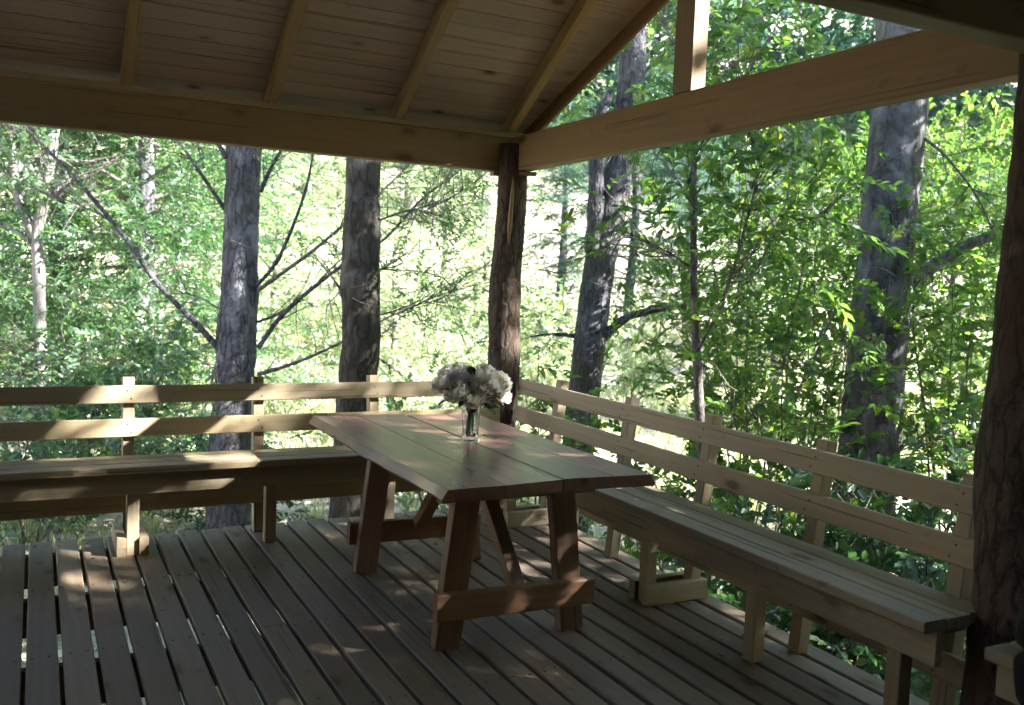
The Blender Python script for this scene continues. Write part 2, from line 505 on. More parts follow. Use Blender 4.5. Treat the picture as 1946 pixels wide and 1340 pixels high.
def build_ground():
    ax = np.concatenate([np.linspace(-90, -14, 26), np.linspace(-13, 16, 110), np.linspace(17.5, 95, 26)])
    ay = np.concatenate([np.linspace(-60, -9, 14), np.linspace(-8.5, 24, 120), np.linspace(25.5, 100, 26)])
    nx, ny = len(ax), len(ay)
    V = np.array([(x, y, gz(x, y)) for y in ay for x in ax])
    i = np.arange(nx * ny).reshape(ny, nx)
    F = np.stack([i[:-1, :-1], i[:-1, 1:], i[1:, 1:], i[1:, :-1]], -1).reshape(-1, 4)
    n = N('ground_litter')
    tc = n.add('TexCoord').outputs['Object']
    big = n.noise(tc, 0.35, 4, 0.6)
    fine = n.noise(tc, 9.0, 6, 0.7)
    mid = n.noise(tc, 1.7, 5, 0.65)
    straw = n.ramp(fine, [(0.3, (0.32, 0.27, 0.20)), (0.5, (0.48, 0.43, 0.35)), (0.7, (0.60, 0.56, 0.48))])
    green = n.ramp(fine, [(0.3, (0.06, 0.10, 0.03)), (0.7, (0.17, 0.23, 0.08))])
    gf = n.ramp(n.math('ADD', n.math('MULTIPLY', mid, 0.6), n.math('MULTIPLY', big, 0.4)), [(0.47, (0, 0, 0)), (0.57, (1, 1, 1))])
    col = n.mix(n.math('MULTIPLY', gf, 0.5), straw, green)
    # brown leaf litter under the trees round the pavilion, dry grass out in the clearing
    dst = n.add('VectorMath', operation='DISTANCE'); n.l(tc, dst.inputs[0]); dst.inputs[1].default_value = (0.5, -6.5, -0.9)
    wob = n.math('ADD', dst.outputs['Value'], n.math('MULTIPLY', n.math('SUBTRACT', big, 0.5), 3.0))
    lit = n.ramp(n.math('DIVIDE', wob, 20.0), [(0.30, (1, 1, 1)), (0.36, (0, 0, 0))])
    brown = n.ramp(fine, [(0.3, (0.05, 0.035, 0.022)), (0.52, (0.11, 0.075, 0.048)), (0.7, (0.19, 0.135, 0.09))])
    col = n.mix(lit, col, brown)
    mat = n.principled(col, 0.95, fine, 0.8, 0.06, Specular_IOR_Level=0.1)
    g = mesh_obj('ground', np_mesh('ground', V, F, True), mat)
    tag(g, 'pale dry grass and leaf litter on the forest floor', kind='structure')
build_ground()

# ------------------------------------------------------------------ deck
deck = empty('deck', (0, 0, -0.035), 'deck of treated pine boards with open gaps', kind='structure')
PITCH, GAPW, BT = 0.1165, 0.0155, 0.034
random.seed(3)
Y1 = -6.3
for k in range(36):
    xr = 0.002 - k * PITCH
    xc = xr - PITCH / 2
    wv = PITCH - GAPW + random.uniform(-0.002, 0.002)
    y0 = random.uniform(-0.012, 0.014)
    dz = random.uniform(-0.0015, 0.0015)
    def bd(a, b):
        board('deck_board', deck, (xc, a, -BT / 2 + dz), (xc + random.uniform(-.0015, .0015), b, -BT / 2 + dz), wv, BT, (0, 0, 1), M_DECK, 0.005)
    if k % 3 == 1:
        j = random.choice((-1.505, -2.285, -3.06))
        bd(y0, j + 0.002); bd(j - 0.002, Y1)
    else:
        bd(y0, Y1)
XL = 0.002 - 36 * PITCH
for jy in (-0.09, -0.755, -1.515, -2.285, -3.06, -3.84, -4.6, -5.4, -6.2):
    board('joist', deck, (-0.03, jy, -BT - 0.003 - 0.08), (XL + 0.03, jy, -BT - 0.003 - 0.08), 0.16, 0.045, (0, 1, 0), M_JOIST, 0.003)
for px_, py_ in ((-0.3, -0.3), (-3.9, -0.3), (-0.3, -3.3), (-3.9, -3.3), (-0.3, -5.8), (-3.9, -5.8)):
    s = tubes_mesh('support_stump', [tube([(px_, py_, -1.3), (px_, py_, -BT - 0.166)], [0.09, 0.085], 10, 0.1, 2)])
    mesh_obj('support_stump', s, M_LOG, deck)

def nail_heads():
    rg = np.random.default_rng(2)
    V, F = [], []
    for k in range(36):
        xc = 0.002 - k * PITCH - PITCH / 2
        for jy in (-0.09, -0.755, -1.515, -2.285, -3.06, -3.84):
            for sx in (-0.03, 0.03):
                x, y = xc + sx + rg.normal(0, 0.004), jy + rg.normal(0, 0.006)
                o = len(V)
                V += [(x + 0.0042 * math.cos(a), y + 0.0042 * math.sin(a), 0.0022) for a in np.arange(6) * math.pi / 3]
                V += [(x + 0.0046 * math.cos(a), y + 0.0046 * math.sin(a), -0.004) for a in np.arange(6) * math.pi / 3]
                F += [tuple(range(o, o + 6))] + [(o + i, o + 6 + i, o + 6 + (i + 1) % 6, o + (i + 1) % 6) for i in range(6)]
    me = bpy.data.meshes.new('nail_heads'); me.from_pydata(V, [], F)
    nn = N('rusty_nail'); m = nn.principled((0.05, 0.04, 0.035), 0.5, Metallic=0.6)
    tag(mesh_obj('nail_heads', me, m, deck), kind='stuff')
nail_heads()
def deck_debris():
    rg = np.random.default_rng(12)
    n_ = 150
    P = np.stack([rg.uniform(-3.2, -0.05, n_), rg.uniform(-3.4, -0.02, n_), np.full(n_, 0.006)], 1)
    D = rg.normal(0, 1, (n_, 3)) * [1, 1, 0.05]
    me = leaf_sprays('deck_debris', P, D, np.full(n_, 0.01), 1, 0.03, 0.012, 3, 0, 0.3)
    V = np.empty(len(me.vertices) * 3, np.float32); me.vertices.foreach_get('co', V); V = V.reshape(-1, 3)
    V[:, 2] = np.clip(V[:, 2], 0.003, 0.012); me.vertices.foreach_set('co', V.ravel())
    tag(mesh_obj('deck_debris', me, leaf('debris_leaf', (0.12, 0.07, 0.035), (0.22, 0.14, 0.07), (1, 1, 1), 0.02)), 'small dry leaf bits scattered over the deck boards', 'debris', kind='stuff')
deck_debris()

# ------------------------------------------------------------------ pavilion
pav = empty('pavilion', (-0.14, 0.10, gz(-0.14, 0.1)), 'open timber pavilion with pine board ceiling, rafters and bark-covered log posts', 'pavilion')
def log_post(x, y, pts, rad, seed, ztop):
    g = gz(x, y)
    P_ = [(x + dx, y + dy, z) for dx, dy, z in pts]
    P_[0] = (x, y, g - 0.3)
    me = tubes_mesh('log_post', [tube(P_, rad, 28, 0.10, seed, sub=14, freq=7)])
    return mesh_obj('log_post', me, M_LOG, pav)
cp = log_post(-0.145, 0.09, [(0, 0, -1), (0.0, 0, 0.0), (-0.012, 0, 0.45), (0.004, 0, 0.9), (-0.008, 0, 1.35), (0.012, 0, 1.8), (0.01, 0, 2.235)],
              [0.115, 0.11, 0.105, 0.103, 0.096, 0.09, 0.088], 3, 2.235)
rp = log_post(-0.075, -3.378, [(0, 0, -1), (-0.005, 0, 0.0), (0.004, 0, 0.5), (-0.004, 0.006, 1.0), (0.0, 0.0, 1.5), (0.012, -0.004, 1.95), (0.015, 0, 2.2)],
              [0.185, 0.175, 0.168, 0.165, 0.158, 0.153, 0.15], 17, 2.2)
# stripped scar of pale wood on the corner post
scar = tubes_mesh('scar', [tube([(-0.185, 0.003, 1.62), (-0.182, 0.0, 1.74), (-0.172, 0.0035, 1.92), (-0.165, 0.012, 2.05)],
                                [0.004, 0.014, 0.013, 0.003], 8, 0.2, 1, sub=4)])
mesh_obj('stripped_scar', scar, M_BEAM, cp)

BZ0, BZ1 = 2.068, 2.278
BC = (BZ0 + BZ1) / 2
board('eave_beam', pav, (-0.1, 0.145, BC), (-4.6, 0.145, BC), BZ1 - BZ0, 0.09, (0, 1, 0), M_BEAM, 0.004)
board('wall_plate', pav, (0.02, 0.155, BZ1 + 0.0195), (-4.6, 0.155, BZ1 + 0.0195), 0.035, 0.085, (0, 1, 0), M_RAFTER, 0.003)
board('tie_beam', pav, (-0.095, 0.098, BC + 0.004), (-0.095, -3.398, BC + 0.004), BZ1 - BZ0, 0.09, (1, 0, 0), M_BEAM, 0.004)
board('eave_beam', pav, (0.1, -3.445, BC + 0.002), (-4.6, -3.445, BC + 0.002), BZ1 - BZ0, 0.09, (0, 1, 0), M_BEAM, 0.004)
board('corner_bracket', pav, (-0.255, 0.13, BZ0 - 0.014), (-0.06, 0.13, BZ0 - 0.014), 0.05, 0.024, (0, 0, 1), M_BEAM, 0.003)
board('corner_bracket', pav, (-0.12, 0.02, BZ0 - 0.0135), (-0.035, -0.04, BZ0 - 0.0135), 0.05, 0.022, (0, 0, 1), M_BEAM, 0.003)
RIDGE_Y, SL = -1.625, 0.65
def zr(y):                      # underside of the rafters
    return 2.318 + SL * ((0.10 - y) if y > RIDGE_Y else (y + 3.35))
RZ = zr(RIDGE_Y)
kp_top = RZ
board('king_post', pav, (-0.098, -1.59, BZ1 + 0.006), (-0.098, -1.59, kp_top), 0.135, 0.085, (1, 0, 0), M_BEAM, 0.004)
RD = 0.085
nF = Vector((0, SL, 1)).normalized(); nN = Vector((0, -SL, 1)).normalized()
for i in range(6):
    x = -0.14 - 0.735 * i
    a = Vector((x, 0.43, zr(0.43))); b = Vector((x, RIDGE_Y + 0.028, zr(RIDGE_Y + 0.028)))
    board('rafter', pav, a + nF * RD / 2, b + nF * RD / 2, 0.056, RD, nF, M_RAFTER, 0.003)
    a = Vector((x, -3.87, zr(-3.87))); b = Vector((x, RIDGE_Y - 0.028, zr(RIDGE_Y - 0.028)))
    board('rafter', pav, a + nN * RD / 2, b + nN * RD / 2, 0.056, RD, nN, M_RAFTER, 0.003)
board('ridge_board', pav, (0.38, RIDGE_Y, RZ + 0.04), (-4.3, RIDGE_Y, RZ + 0.04), 0.16, 0.04, (0, 1, 0), M_RAFTER, 0.003)
# ceiling boards, each running along the eave, ends cut to the flared gable edge
def edge_x(y): return 0.02 - 0.262 * ((y - 0.094) if y > RIDGE_Y else (2 * RIDGE_Y - y - 0.094))
CB, CT = 0.0985, 0.016
random.seed(5)
cs = 1 / math.sqrt(1 + SL * SL)
for side, n_ in ((1, nF), (-1, nN)):
    s = 0.02
    y_e = 0.38 if side == 1 else -3.89
    while True:
        ya = y_e - side * s * cs
        yb = y_e - side * (s + CB) * cs
        if (yb - RIDGE_Y) * side < 0.02: break
        ym = (ya + yb) / 2
        c = Vector((0, ym, zr(ym))) + n_ * (RD + CT / 2 + 0.0008 + random.uniform(0, 0.0012))
        xe = edge_x(ym) + 0.0105
        brk = -0.14 - 0.735 * random.choice((1, 2, 3, 4)) if random.random() < 0.7 else None
        if brk is None:
            board('ceiling_board', pav, (xe, c.y, c.z), (-4.3, c.y, c.z), CB - 0.0018, CT, n_, M_CEIL, 0.0022)
        else:
            board('ceiling_board', pav, (xe, c.y, c.z), (brk + 0.001, c.y, c.z), CB - 0.0018, CT, n_, M_CEIL, 0.0022)
            board('ceiling_board', pav, (brk - 0.001, c.y, c.z), (-4.3, c.y, c.z), CB - 0.0018, CT, n_, M_CEIL, 0.0022)
        s += CB
for side, n_ in ((1, nF), (-1, nN)):
    y0 = 0.38 if side == 1 else -3.89
    yr = RIDGE_Y + side * 0.01
    a = Vector((edge_x(y0) + 0.0, y0, zr(y0))); b = Vector((edge_x(yr) + 0.0, yr, zr(yr)))
    out = (b - a).cross(n_).normalized() * (1 if side == 1 else -1)
    if out.x < 0: out = -out
    board('barge_board', pav, a + n_ * 0.06 + out * 0.012, b + n_ * 0.06 + out * 0.012, 0.13, 0.022, out, M_BEAM, 0.002)
nm = N('roof_metal'); M_ROOF = nm.principled((0.12, 0.16, 0.13), 0.5)
for side, n_ in ((1, nF), (-1, nN)):
    y0 = 0.385 if side == 1 else -3.93
    V, F = [], []
    xs = np.linspace(0.40, -4.36, 120)
    for j, x in enumerate(xs):
        for y in (y0, RIDGE_Y):
            p = Vector((x if y == RIDGE_Y else min(x, edge_x(y0) + 0.03), y, zr(y))) + n_ * (RD + CT + 0.022 + 0.012 * math.sin(j * 1.1))
            V.append(tuple(p))
    F = [(2 * j, 2 * j + 1, 2 * j + 3, 2 * j + 2) for j in range(len(xs) - 1)]
    me = bpy.data.meshes.new('roof_sheet'); me.from_pydata(V, [], F)
    o = mesh_obj('roof_sheet', me, M_ROOF, pav)
    md = o.modifiers.new('thickness', 'SOLIDIFY'); md.thickness = 0.002

# ------------------------------------------------------------------ added walls and porch roof behind the viewer, unseen, to darken the pavilion
nm = N('porch_metal'); M_PORCH = nm.principled((0.1, 0.12, 0.1), 0.6)
M_ADDED_CABIN = wood('added_cabin_boards', (0.34, 0.25, 0.17), (0.25, 0.175, 0.115), 0.7)  # tone raised so the added walls bounce some light forward
cab = empty('added_cabin', (-2.2, -7.0, -0.9), 'added timber walls and porch roof, unseen behind the viewer, holding back light', 'added_cabin')
for i in range(20):
    z = -0.85 + i * 0.19
    board('wall_board', cab, (-7.0, -7.0, z), (2.2, -7.0, z), 0.188, 0.03, (0, 1, 0.06), M_ADDED_CABIN, 0.004)
for i in range(21):
    y = -7.1 + i * 0.125
    z = 2.95 - 0.07 * (y + 7.1)
    board('porch_board', cab, (-6.6, y, z), (0.9, y, z), 0.122, 0.022, (0, 0.07, 1), M_ADDED_CABIN, 0.003)
for i in range(20):
    z = -0.85 + i * 0.19
    board('wall_board', cab, (-4.75, -6.97, z), (-4.75, 0.25, z), 0.188, 0.03, (-1, 0, 0.06), M_ADDED_CABIN, 0.004)
for x in (0.75, -2.9, -6.5):
    board('porch_rafter', cab, (x, -7.05, 2.86), (x, -4.55, 2.69), 0.055, 0.12, (0, 0.07, 1), M_ADDED_CABIN, 0.003)
for x in (0.75, -6.5):
    board('porch_post', cab, (x, -4.75, gz(x, -4.75) - 0.2), (x, -4.75, 2.64), 0.1, 0.1, (0, 1, 0), M_ADDED_CABIN, 0.004)

# ------------------------------------------------------------------ benches
LEAN, RI = 0.105, -0.1725
nm = N('dark_screw'); M_SCREW = nm.principled((0.03, 0.028, 0.026), 0.5, Metallic=0.5)
RAILS = ((0.7925, 0.7021), (0.6257, 0.5339), (0.2502, 0.1592))
def bench(label, group, tf, a0, a1, posts, legs, runners, rail0=None, rail1=None, seat0=None, seat1=None):
    """tf(a, o, z): a along the bench, o = distance inwards (negative = towards the room), z up"""
    root = empty('bench', tf((a0 + a1) / 2, -0.3, 0), label, 'bench', group)
    ov = (Vector(tf(0, 1, 0)) - Vector(tf(0, 0, 0)))
    seat0 = a0 if seat0 is None else seat0; seat1 = a1 if seat1 is None else seat1
    for j in range(3):
        o = -0.457 + 0.0485 + j * 0.1035
        e = (0.0, 0.004, -0.006)[j]
        board('seat_board', root, tf(seat0, o, 0.4325), tf(seat1 + e, o, 0.4325), 0.0965, 0.035, (0, 0, 1), M_BENCH, 0.004)
    board('apron', root, tf(seat0, -0.383, 0.3585), tf(seat1, -0.383, 0.3585), 0.1085, 0.03, ov, M_BENCH, 0.003)
    tilt = Vector(ov) + Vector((0, 0, -LEAN))
    r0 = a0 if rail0 is None else rail0; r1 = a1 if rail1 is None else rail1
    for zt, zb in RAILS:
        zc = (zt + zb) / 2
        o = RI + LEAN * zc + 0.015
        board('backrest_rail' if zc > 0.3 else 'lower_rail', root, tf(r0, o, zc), tf(r1, o, zc), zt - zb, 0.03, tilt, M_BENCH, 0.004)
    for a in posts:
        zt = 0.827 + random.uniform(-.004, .004)
        o0, o1 = RI + 0.0315 + 0.028, RI + 0.0315 + 0.028 + LEAN * zt
        board('backrest_post', root, tf(a, o0, 0.001), tf(a, o1, zt), 0.056, 0.056, ov, M_BENCH, 0.003)
    V, F = [], []
    av = (Vector(tf(1, 0, 0)) - Vector(tf(0, 0, 0))); tv = tilt.normalized(); hv = av.cross(tv)
    for a in posts:
        for zt, zb in RAILS:
            for f in (0.28, 0.72):
                z = zb + (zt - zb) * f
                c = Vector(tf(a + (0.008 if f > 0.5 else -0.01), RI + LEAN * z, z)) - tv * 0.0012
                o = len(V)
                V += [c + (av * math.cos(t) + hv * math.sin(t)) * 0.0045 for t in np.arange(6) * math.pi / 3]
                V += [c + tv * 0.004 + (av * math.cos(t) + hv * math.sin(t)) * 0.0045 for t in np.arange(6) * math.pi / 3]
                F += [tuple(range(o, o + 6))] + [(o + i, o + 6 + i, o + 6 + (i + 1) % 6, o + (i + 1) % 6) for i in range(6)]
    me = bpy.data.meshes.new('screw_heads'); me.from_pydata([tuple(v) for v in V], [], F)
    tag(mesh_obj('screw_heads', me, M_SCREW, root), kind='stuff')
    for a in legs:
        board('leg', root, tf(a, -0.3395, 0.001), tf(a, -0.3395, 0.414), 0.056, 0.056, ov, M_BENCH, 0.003)
        board('seat_bearer', root, tf(a + 0.0455, -0.366, 0.375), tf(a + 0.0455, -0.118, 0.375), 0.07, 0.034, (Vector(tf(1, 0, 0)) - Vector(tf(0, 0, 0))), M_BENCH, 0.003)
    for a in runners:
        for s in (-1, 1):
            board('runner', root, tf(a + s * 0.0505, -0.385, 0.045), tf(a + s * 0.0505, -0.06, 0.045), 0.086, 0.043, (Vector(tf(1, 0, 0)) - Vector(tf(0, 0, 0))), M_BENCH, 0.003)
    return root
random.seed(9)
tfL = lambda a, o, z: (-a, o, z)
tfR = lambda a, o, z: (o, -a, z)
bench('long pine bench with slatted backrest along the deck back edge, sun patch on rails', 'slatted pine benches',
      tfL, 0.0, 4.1, (0.44, 1.04, 1.69, 2.34, 2.99, 3.64), (1.035, 1.68, 2.34, 2.99, 3.64), (2.34, 3.64), 0.255, 4.1, 0.475, 4.1)
bench('shaded pine bench with slatted backrest running from corner post to the right log post', 'slatted pine benches',
      tfR, 0.0, 3.3, (0.455, 1.17, 1.815, 2.49, 3.13), (0.45, 1.13, 1.80, 2.49, 3.14), (0.45, 1.80), 0.03, 3.245, 0.12, 3.31)
bench('pine bench end at the lower right beyond the right log post, under the black bag', 'slatted pine benches',
      tfR, 3.505, 5.9, (3.66, 4.4, 5.1, 5.75), (3.66, 4.4, 5.1, 5.75), (), 3.53, 5.9, 3.505, 5.9)

# black bag slumped on the near bench, its front hanging over the seat edge
def blob(name, parent, c, s, seed, mat, amp=0.12, sub=4, squash=None):
    bm = bmesh.new(); bmesh.ops.create_icosphere(bm, subdivisions=sub, radius=1)
    for v in bm.verts:
        q = v.co.copy()
        q = Vector([math.copysign(abs(a) ** 0.6, a) for a in q])
        q *= 1 + amp * noise.noise(v.co * 1.7 + Vector((seed, 0, 0))) + amp * 0.35 * noise.noise(v.co * 5 + Vector((0, seed, 0)))
        v.co = Vector((q.x * s[0], q.y * s[1], q.z * s[2]))
        if squash: v.co = squash(v.co)
    me = bpy.data.meshes.new(name); bm.to_mesh(me); bm.free()
    me.polygons.foreach_set('use_smooth', np.ones(len(me.polygons), bool))
    return mesh_obj(name, me, mat, parent, Matrix.Translation(Vector(c)))
nm = N('black_fabric')
M_BLACK = nm.principled((0.004, 0.004, 0.0045), 0.95, nm.noise(nm.add('TexCoord').outputs['Object'], 60, 3), 0.3, 0.004)
bag = empty('bag', (-0.30, -3.80, 0.45), 'black fabric bag slumped on the bench at the lower right frame edge', 'bag')
blob('body', bag, (-0.34, -3.725, 0.535), (0.125, 0.175, 0.085), 4, M_BLACK)
blob('front_flap', bag, (-0.480, -3.75, 0.425), (0.018, 0.14, 0.092), 8, M_BLACK, 0.08)
mesh_obj('strap', tubes_mesh('strap', [tube([(-0.30, -3.65, 0.60), (-0.33, -3.60, 0.70), (-0.30, -3.75, 0.76), (-0.28, -3.93, 0.64)], [0.012] * 4, 6, sub=6)]), M_BLACK, bag)

# ------------------------------------------------------------------ table
TZ = 0.665
tab = empty('table', (-1.09, -1.45, 0), 'reddish brown plank table with live edges and A-frame legs in the middle of deck', 'table')
def plank(xl, xr, yf_l, yf_r, yb_l, yb_r, live_l, live_r, seed):
    V, F = [], []
    n = 36
    for i in range(n + 1):
        u = i / n
        row = []
        yl = yf_l + (yb_l - yf_l) * u; yr_ = yf_r + (yb_r - yf_r) * u
        for (x0, yy, live, sg) in ((xl, yl, live_l, -1), (xr, yr_, live_r, 1)):
            d = dt = 0
            if live:
                d = 0.008 * noise.noise(Vector((u * 3.1, seed, 0))) + 0.006 * noise.noise(Vector((u * 11, seed, 4)))
                dt = 0.022 + 0.012 * noise.noise(Vector((u * 5, seed, 8)))
            row.append((x0 + d, yy, d, dt * sg if live else 0))
        (a, ya, _, da), (b, yb, _, db) = row
        c = 0.003
        V += [(a + c, ya, TZ), (b - c, yb, TZ), (b, yb, TZ - c), (b + db, yb, TZ - 0.036), (b + db * 0.7, yb, TZ - 0.046),
              (a + da * 0.7, ya, TZ - 0.046), (a + da, ya, TZ - 0.036), (a, ya, TZ - c)]
        if i:
            o = (i - 1) * 8
            F += [(o + k, o + 8 + k, o + 8 + (k + 1) % 8, o + (k + 1) % 8) for k in range(8)]
    F += [tuple(range(8)), tuple(n * 8 + k for k in range(7, -1, -1))]
    V = np.array(V); ctr = V.mean(0)
    V = (V - ctr)[:, [1, 0, 2]]                     # local X along the plank
    me = bpy.data.meshes.new('tabletop_plank'); me.from_pydata([tuple(v) for v in V], [], F); me.update()
    bm = bmesh.new(); bm.from_mesh(me); bmesh.ops.recalc_face_normals(bm, faces=bm.faces); bm.to_mesh(me); bm.free()
    mw = Matrix(((0, 1, 0, ctr[0]), (1, 0, 0, ctr[1]), (0, 0, 1, ctr[2]), (0, 0, 0, 1)))
    return mesh_obj('tabletop_plank', me, M_TABLE, tab, mw)
plank(-1.492, -1.262, -2.190, -2.183, -0.440, -0.455, True, False, 1.0)
plank(-1.260, -1.012, -2.183, -2.158, -0.455, -0.47, False, False, 2.0)
plank(-1.003, -0.790, -2.150, -2.163, -0.50, -0.52, False, False, 3.0)
plank(-0.7885, -0.625, -2.163, -2.178, -0.52, -0.545, False, True, 4.0)
LZ = TZ - 0.0475
for y in (-1.955, -0.985):
    board('leg', tab, (-1.378, y, 0.001), (-1.309, y, LZ), 0.104, 0.055, (0, 1, 0), M_LEG, 0.004)
    board('leg', tab, (-0.83, y, 0.001), (-0.905, y, LZ), 0.104, 0.055, (0, 1, 0), M_LEG, 0.004)
    board('top_bearer', tab, (-1.40, y + (0.0505 if y < -1.5 else -0.0505), LZ - 0.036), (-0.72, y + (0.0505 if y < -1.5 else -0.0505), LZ - 0.036), 0.07, 0.044, (0, 1, 0), M_LEG, 0.003)
    yc = y - 0.0505 if y < -1.5 else y + 0.0505
    board('crossbar', tab, (-1.445, yc, 0.178), (-0.765, yc, 0.168), 0.102, 0.044, (0, 1, 0), M_LEG, 0.004)
board('brace', tab, (-1.085, -1.968, 0.2), (-1.085, -1.58, 0.6), 0.06, 0.05, (0, -1, 1), M_LEG, 0.003)
board('brace', tab, (-1.10, -0.972, 0.205), (-1.10, -1.36, 0.6), 0.06, 0.05, (0, 1, 1), M_LEG, 0.003)
board('centre_bearer', tab, (-1.40, -1.47, LZ - 0.02), (-0.72, -1.47, LZ - 0.02), 0.09, 0.038, (0, 0, 1), M_LEG, 0.003)

# ------------------------------------------------------------------ vase and bouquet
nm = N('clear_glass')
M_GLASS = nm.principled((0.93, 0.98, 0.99), 0.02, Transmission_Weight=1.0, IOR=1.45)
nm = N('vase_water')
M_WATER = nm.principled((0.9, 0.96, 0.95), 0.0, Transmission_Weight=1.0, IOR=1.33)
VB = Vector((-1.008, -1.318, TZ + 0.0005))
vase = empty('vase', VB, 'clear glass flared vase standing on the table', 'vase')
def lathe(name, prof, mat, parent, seg=28, flute=0.0):
    V, F = [], []
    for j, (r, z) in enumerate(prof):
        for k in range(seg):
            a = 2 * math.pi * k / seg
            rr = r * (1 + flute * math.cos(7 * a))
            V.append((VB.x + rr * math.cos(a), VB.y + rr * math.sin(a), VB.z + z))
        if j:
            o = (j - 1) * seg
            F += [(o + k, o + (k + 1) % seg, o + seg + (k + 1) % seg, o + seg + k) for k in range(seg)]
    me = bpy.data.meshes.new(name); me.from_pydata(V, [], F)
    bm = bmesh.new(); bm.from_mesh(me)
    bmesh.ops.contextual_create(bm, geom=[e for e in bm.edges if e.is_boundary])
    be = [e for e in bm.edges if e.is_boundary]
    if be: bmesh.ops.holes_fill(bm, edges=be)
    bmesh.ops.recalc_face_normals(bm, faces=bm.faces); bm.to_mesh(me); bm.free()
    me.polygons.foreach_set('use_smooth', np.ones(len(me.polygons), bool))
    return mesh_obj(name, me, mat, parent)
lathe('glass_body', [(0.0005, 0), (0.038, 0.0), (0.0405, 0.004), (0.0395, 0.014), (0.036, 0.03), (0.0375, 0.07), (0.042, 0.115), (0.0475, 0.16), (0.051, 0.176),
                (0.0485, 0.1765), (0.045, 0.16), (0.0395, 0.115), (0.035, 0.07), (0.0335, 0.033), (0.031, 0.024), (0.0005, 0.021)], M_GLASS, vase, 36, 0.012)
nm = N('flower_stem'); M_STEM = nm.principled((0.045, 0.085, 0.03), 0.6)
n = N('cream_petal')
tcp = n.add('TexCoord').outputs['Object']
ln = n.add('VectorMath', operation='LENGTH'); n.l(tcp, ln.inputs[0])
pc = n.ramp(ln.outputs['Value'], [(0.012, (0.66, 0.66, 0.38)), (0.03, (0.84, 0.82, 0.70)), (0.045, (0.88, 0.86, 0.82))])
pd = n.add('BsdfDiffuse'); n.l(pc, pd.inputs[0]); pt = n.add('BsdfTranslucent'); n.l(pc, pt.inputs[0])
pm = n.add('MixShader'); pm.inputs[0].default_value = 0.45; n.l(pd.outputs[0], pm.inputs[1]); n.l(pt.outputs[0], pm.inputs[2]); n.l(pm.outputs[0], n.out.inputs[0])
M_PETAL = n.m
def bloom_mesh(seed):
    """globular many-petalled bloom: petals lie on nested shells and ruffle outwards at the lip"""
    rg = random.Random(seed)
    V, F = [], []
    for layer, (cnt, Rl, tip, wd) in enumerate([(4, 0.015, 0.15, 0.9), (5, 0.022, 0.45, 0.8), (6, 0.029, 0.72, 0.72), (7, 0.036, 0.98, 0.62), (8, 0.041, 1.28, 0.55), (7, 0.044, 1.62, 0.55)]):
        for i in range(cnt):
            az = 2 * math.pi * (i + rg.uniform(-0.25, 0.25)) / cnt + layer * 0.8
            tp = tip + rg.uniform(-0.15, 0.15)
            base = len(V)
            nu, nv = 6, 6
            for a in range(nu):
                u = a / (nu - 1)
                th = 2.75 + (tp - 2.75) * u
                for b in range(nv):
                    vv = b / (nv - 1) * 2 - 1
                    lip = max(0, u - 0.55)
                    rr = Rl * (1 + 0.75 * lip ** 1.5 + 0.10 * vv * vv * u) + 0.0035 * u * math.sin(vv * 6.5 + seed * 2 + i * 2.3) + rg.uniform(-.0015, .0015) * u
                    t2 = th + 0.22 * u * vv * vv + 0.10 * u * math.sin(vv * 8 + i)
                    ph = az + vv * wd * (0.35 + 0.65 * math.sin(math.pi * min(1, 0.12 + 0.62 * u)))
                    V.append((rr * math.sin(t2) * math.cos(ph), rr * math.sin(t2) * math.sin(ph), rr * math.cos(t2)))
            for a in range(nu - 1):
                for b in range(nv - 1):
                    q = base + a * nv + b
                    F.append((q, q + 1, q + nv + 1, q + nv))
    me = bpy.data.meshes.new('bloom'); me.from_pydata(V, [], F)
    me.polygons.foreach_set('use_smooth', np.ones(len(me.polygons), bool))
    me.materials.append(M_PETAL)
    return me
blooms = [bloom_mesh(s) for s in (1, 2, 3)]
bq = empty('bouquet', VB + Vector((0, 0, 0.02)), 'bunch of creamy white peony-like flowers with green leaves in the glass vase', 'flowers')
vr = RT.copy(); vr.z = 0; vr.normalize(); vf = Vector((-vr.y, vr.x, 0))
heads = [(-0.142, 0.252, 0.0, 1.0), (-0.072, 0.228, -0.055, 1.05), (-0.078, 0.308, 0.03, 1.0), (0.008, 0.205, -0.06, 1.0), (0.052, 0.305, -0.02, 1.15),
         (0.118, 0.272, -0.035, 1.2), (0.142, 0.215, 0.03, 0.9), (-0.012, 0.268, 0.05, 0.9), (0.085, 0.25, 0.09, 0.95), (-0.12, 0.30, 0.08, 0.9), (-0.025, 0.305, -0.005, 0.85)]
top = VB + Vector((0, 0, 0.165))
LV, LF = [], []
for i, (lx, lz, ly, sc_) in enumerate(heads):
    p = VB + vr * lx + vf * ly + Vector((0, 0, lz + 0.004))
    ax = (p - (VB + Vector((0, 0, 0.13)))).normalized()
    ax = (ax + Vector((0, 0, 0.15)) - vf * 0.45).normalized()
    mw = Matrix.Translation(p) @ ax.to_track_quat('Z', 'Y').to_matrix().to_4x4() @ Matrix.Rotation(i * 1.3, 4, 'Z') @ Matrix.Scale(sc_ * 1.02, 4)
    mesh_obj('flower', blooms[i % 3], M_PETAL, bq, mw)
    ra = i * 2.4; q = VB + vr * lx * 0.16 + vf * ly * 0.25 + Vector((0.012 * math.cos(ra), 0.012 * math.sin(ra), 0.165))
    b = VB + Vector((-0.02 * math.cos(ra) , -0.02 * math.sin(ra), 0.027))
    mesh_obj('stem', tubes_mesh('stem', [tube([b, (b + q) / 2, q, p - ax * 0.02], [0.0034] * 4, 6, sub=4)]), M_STEM, bq)
rg = random.Random(4)
nl = N('bouquet_leaf'); M_BLEAF = nl.principled((0.035, 0.10, 0.035), 0.45)
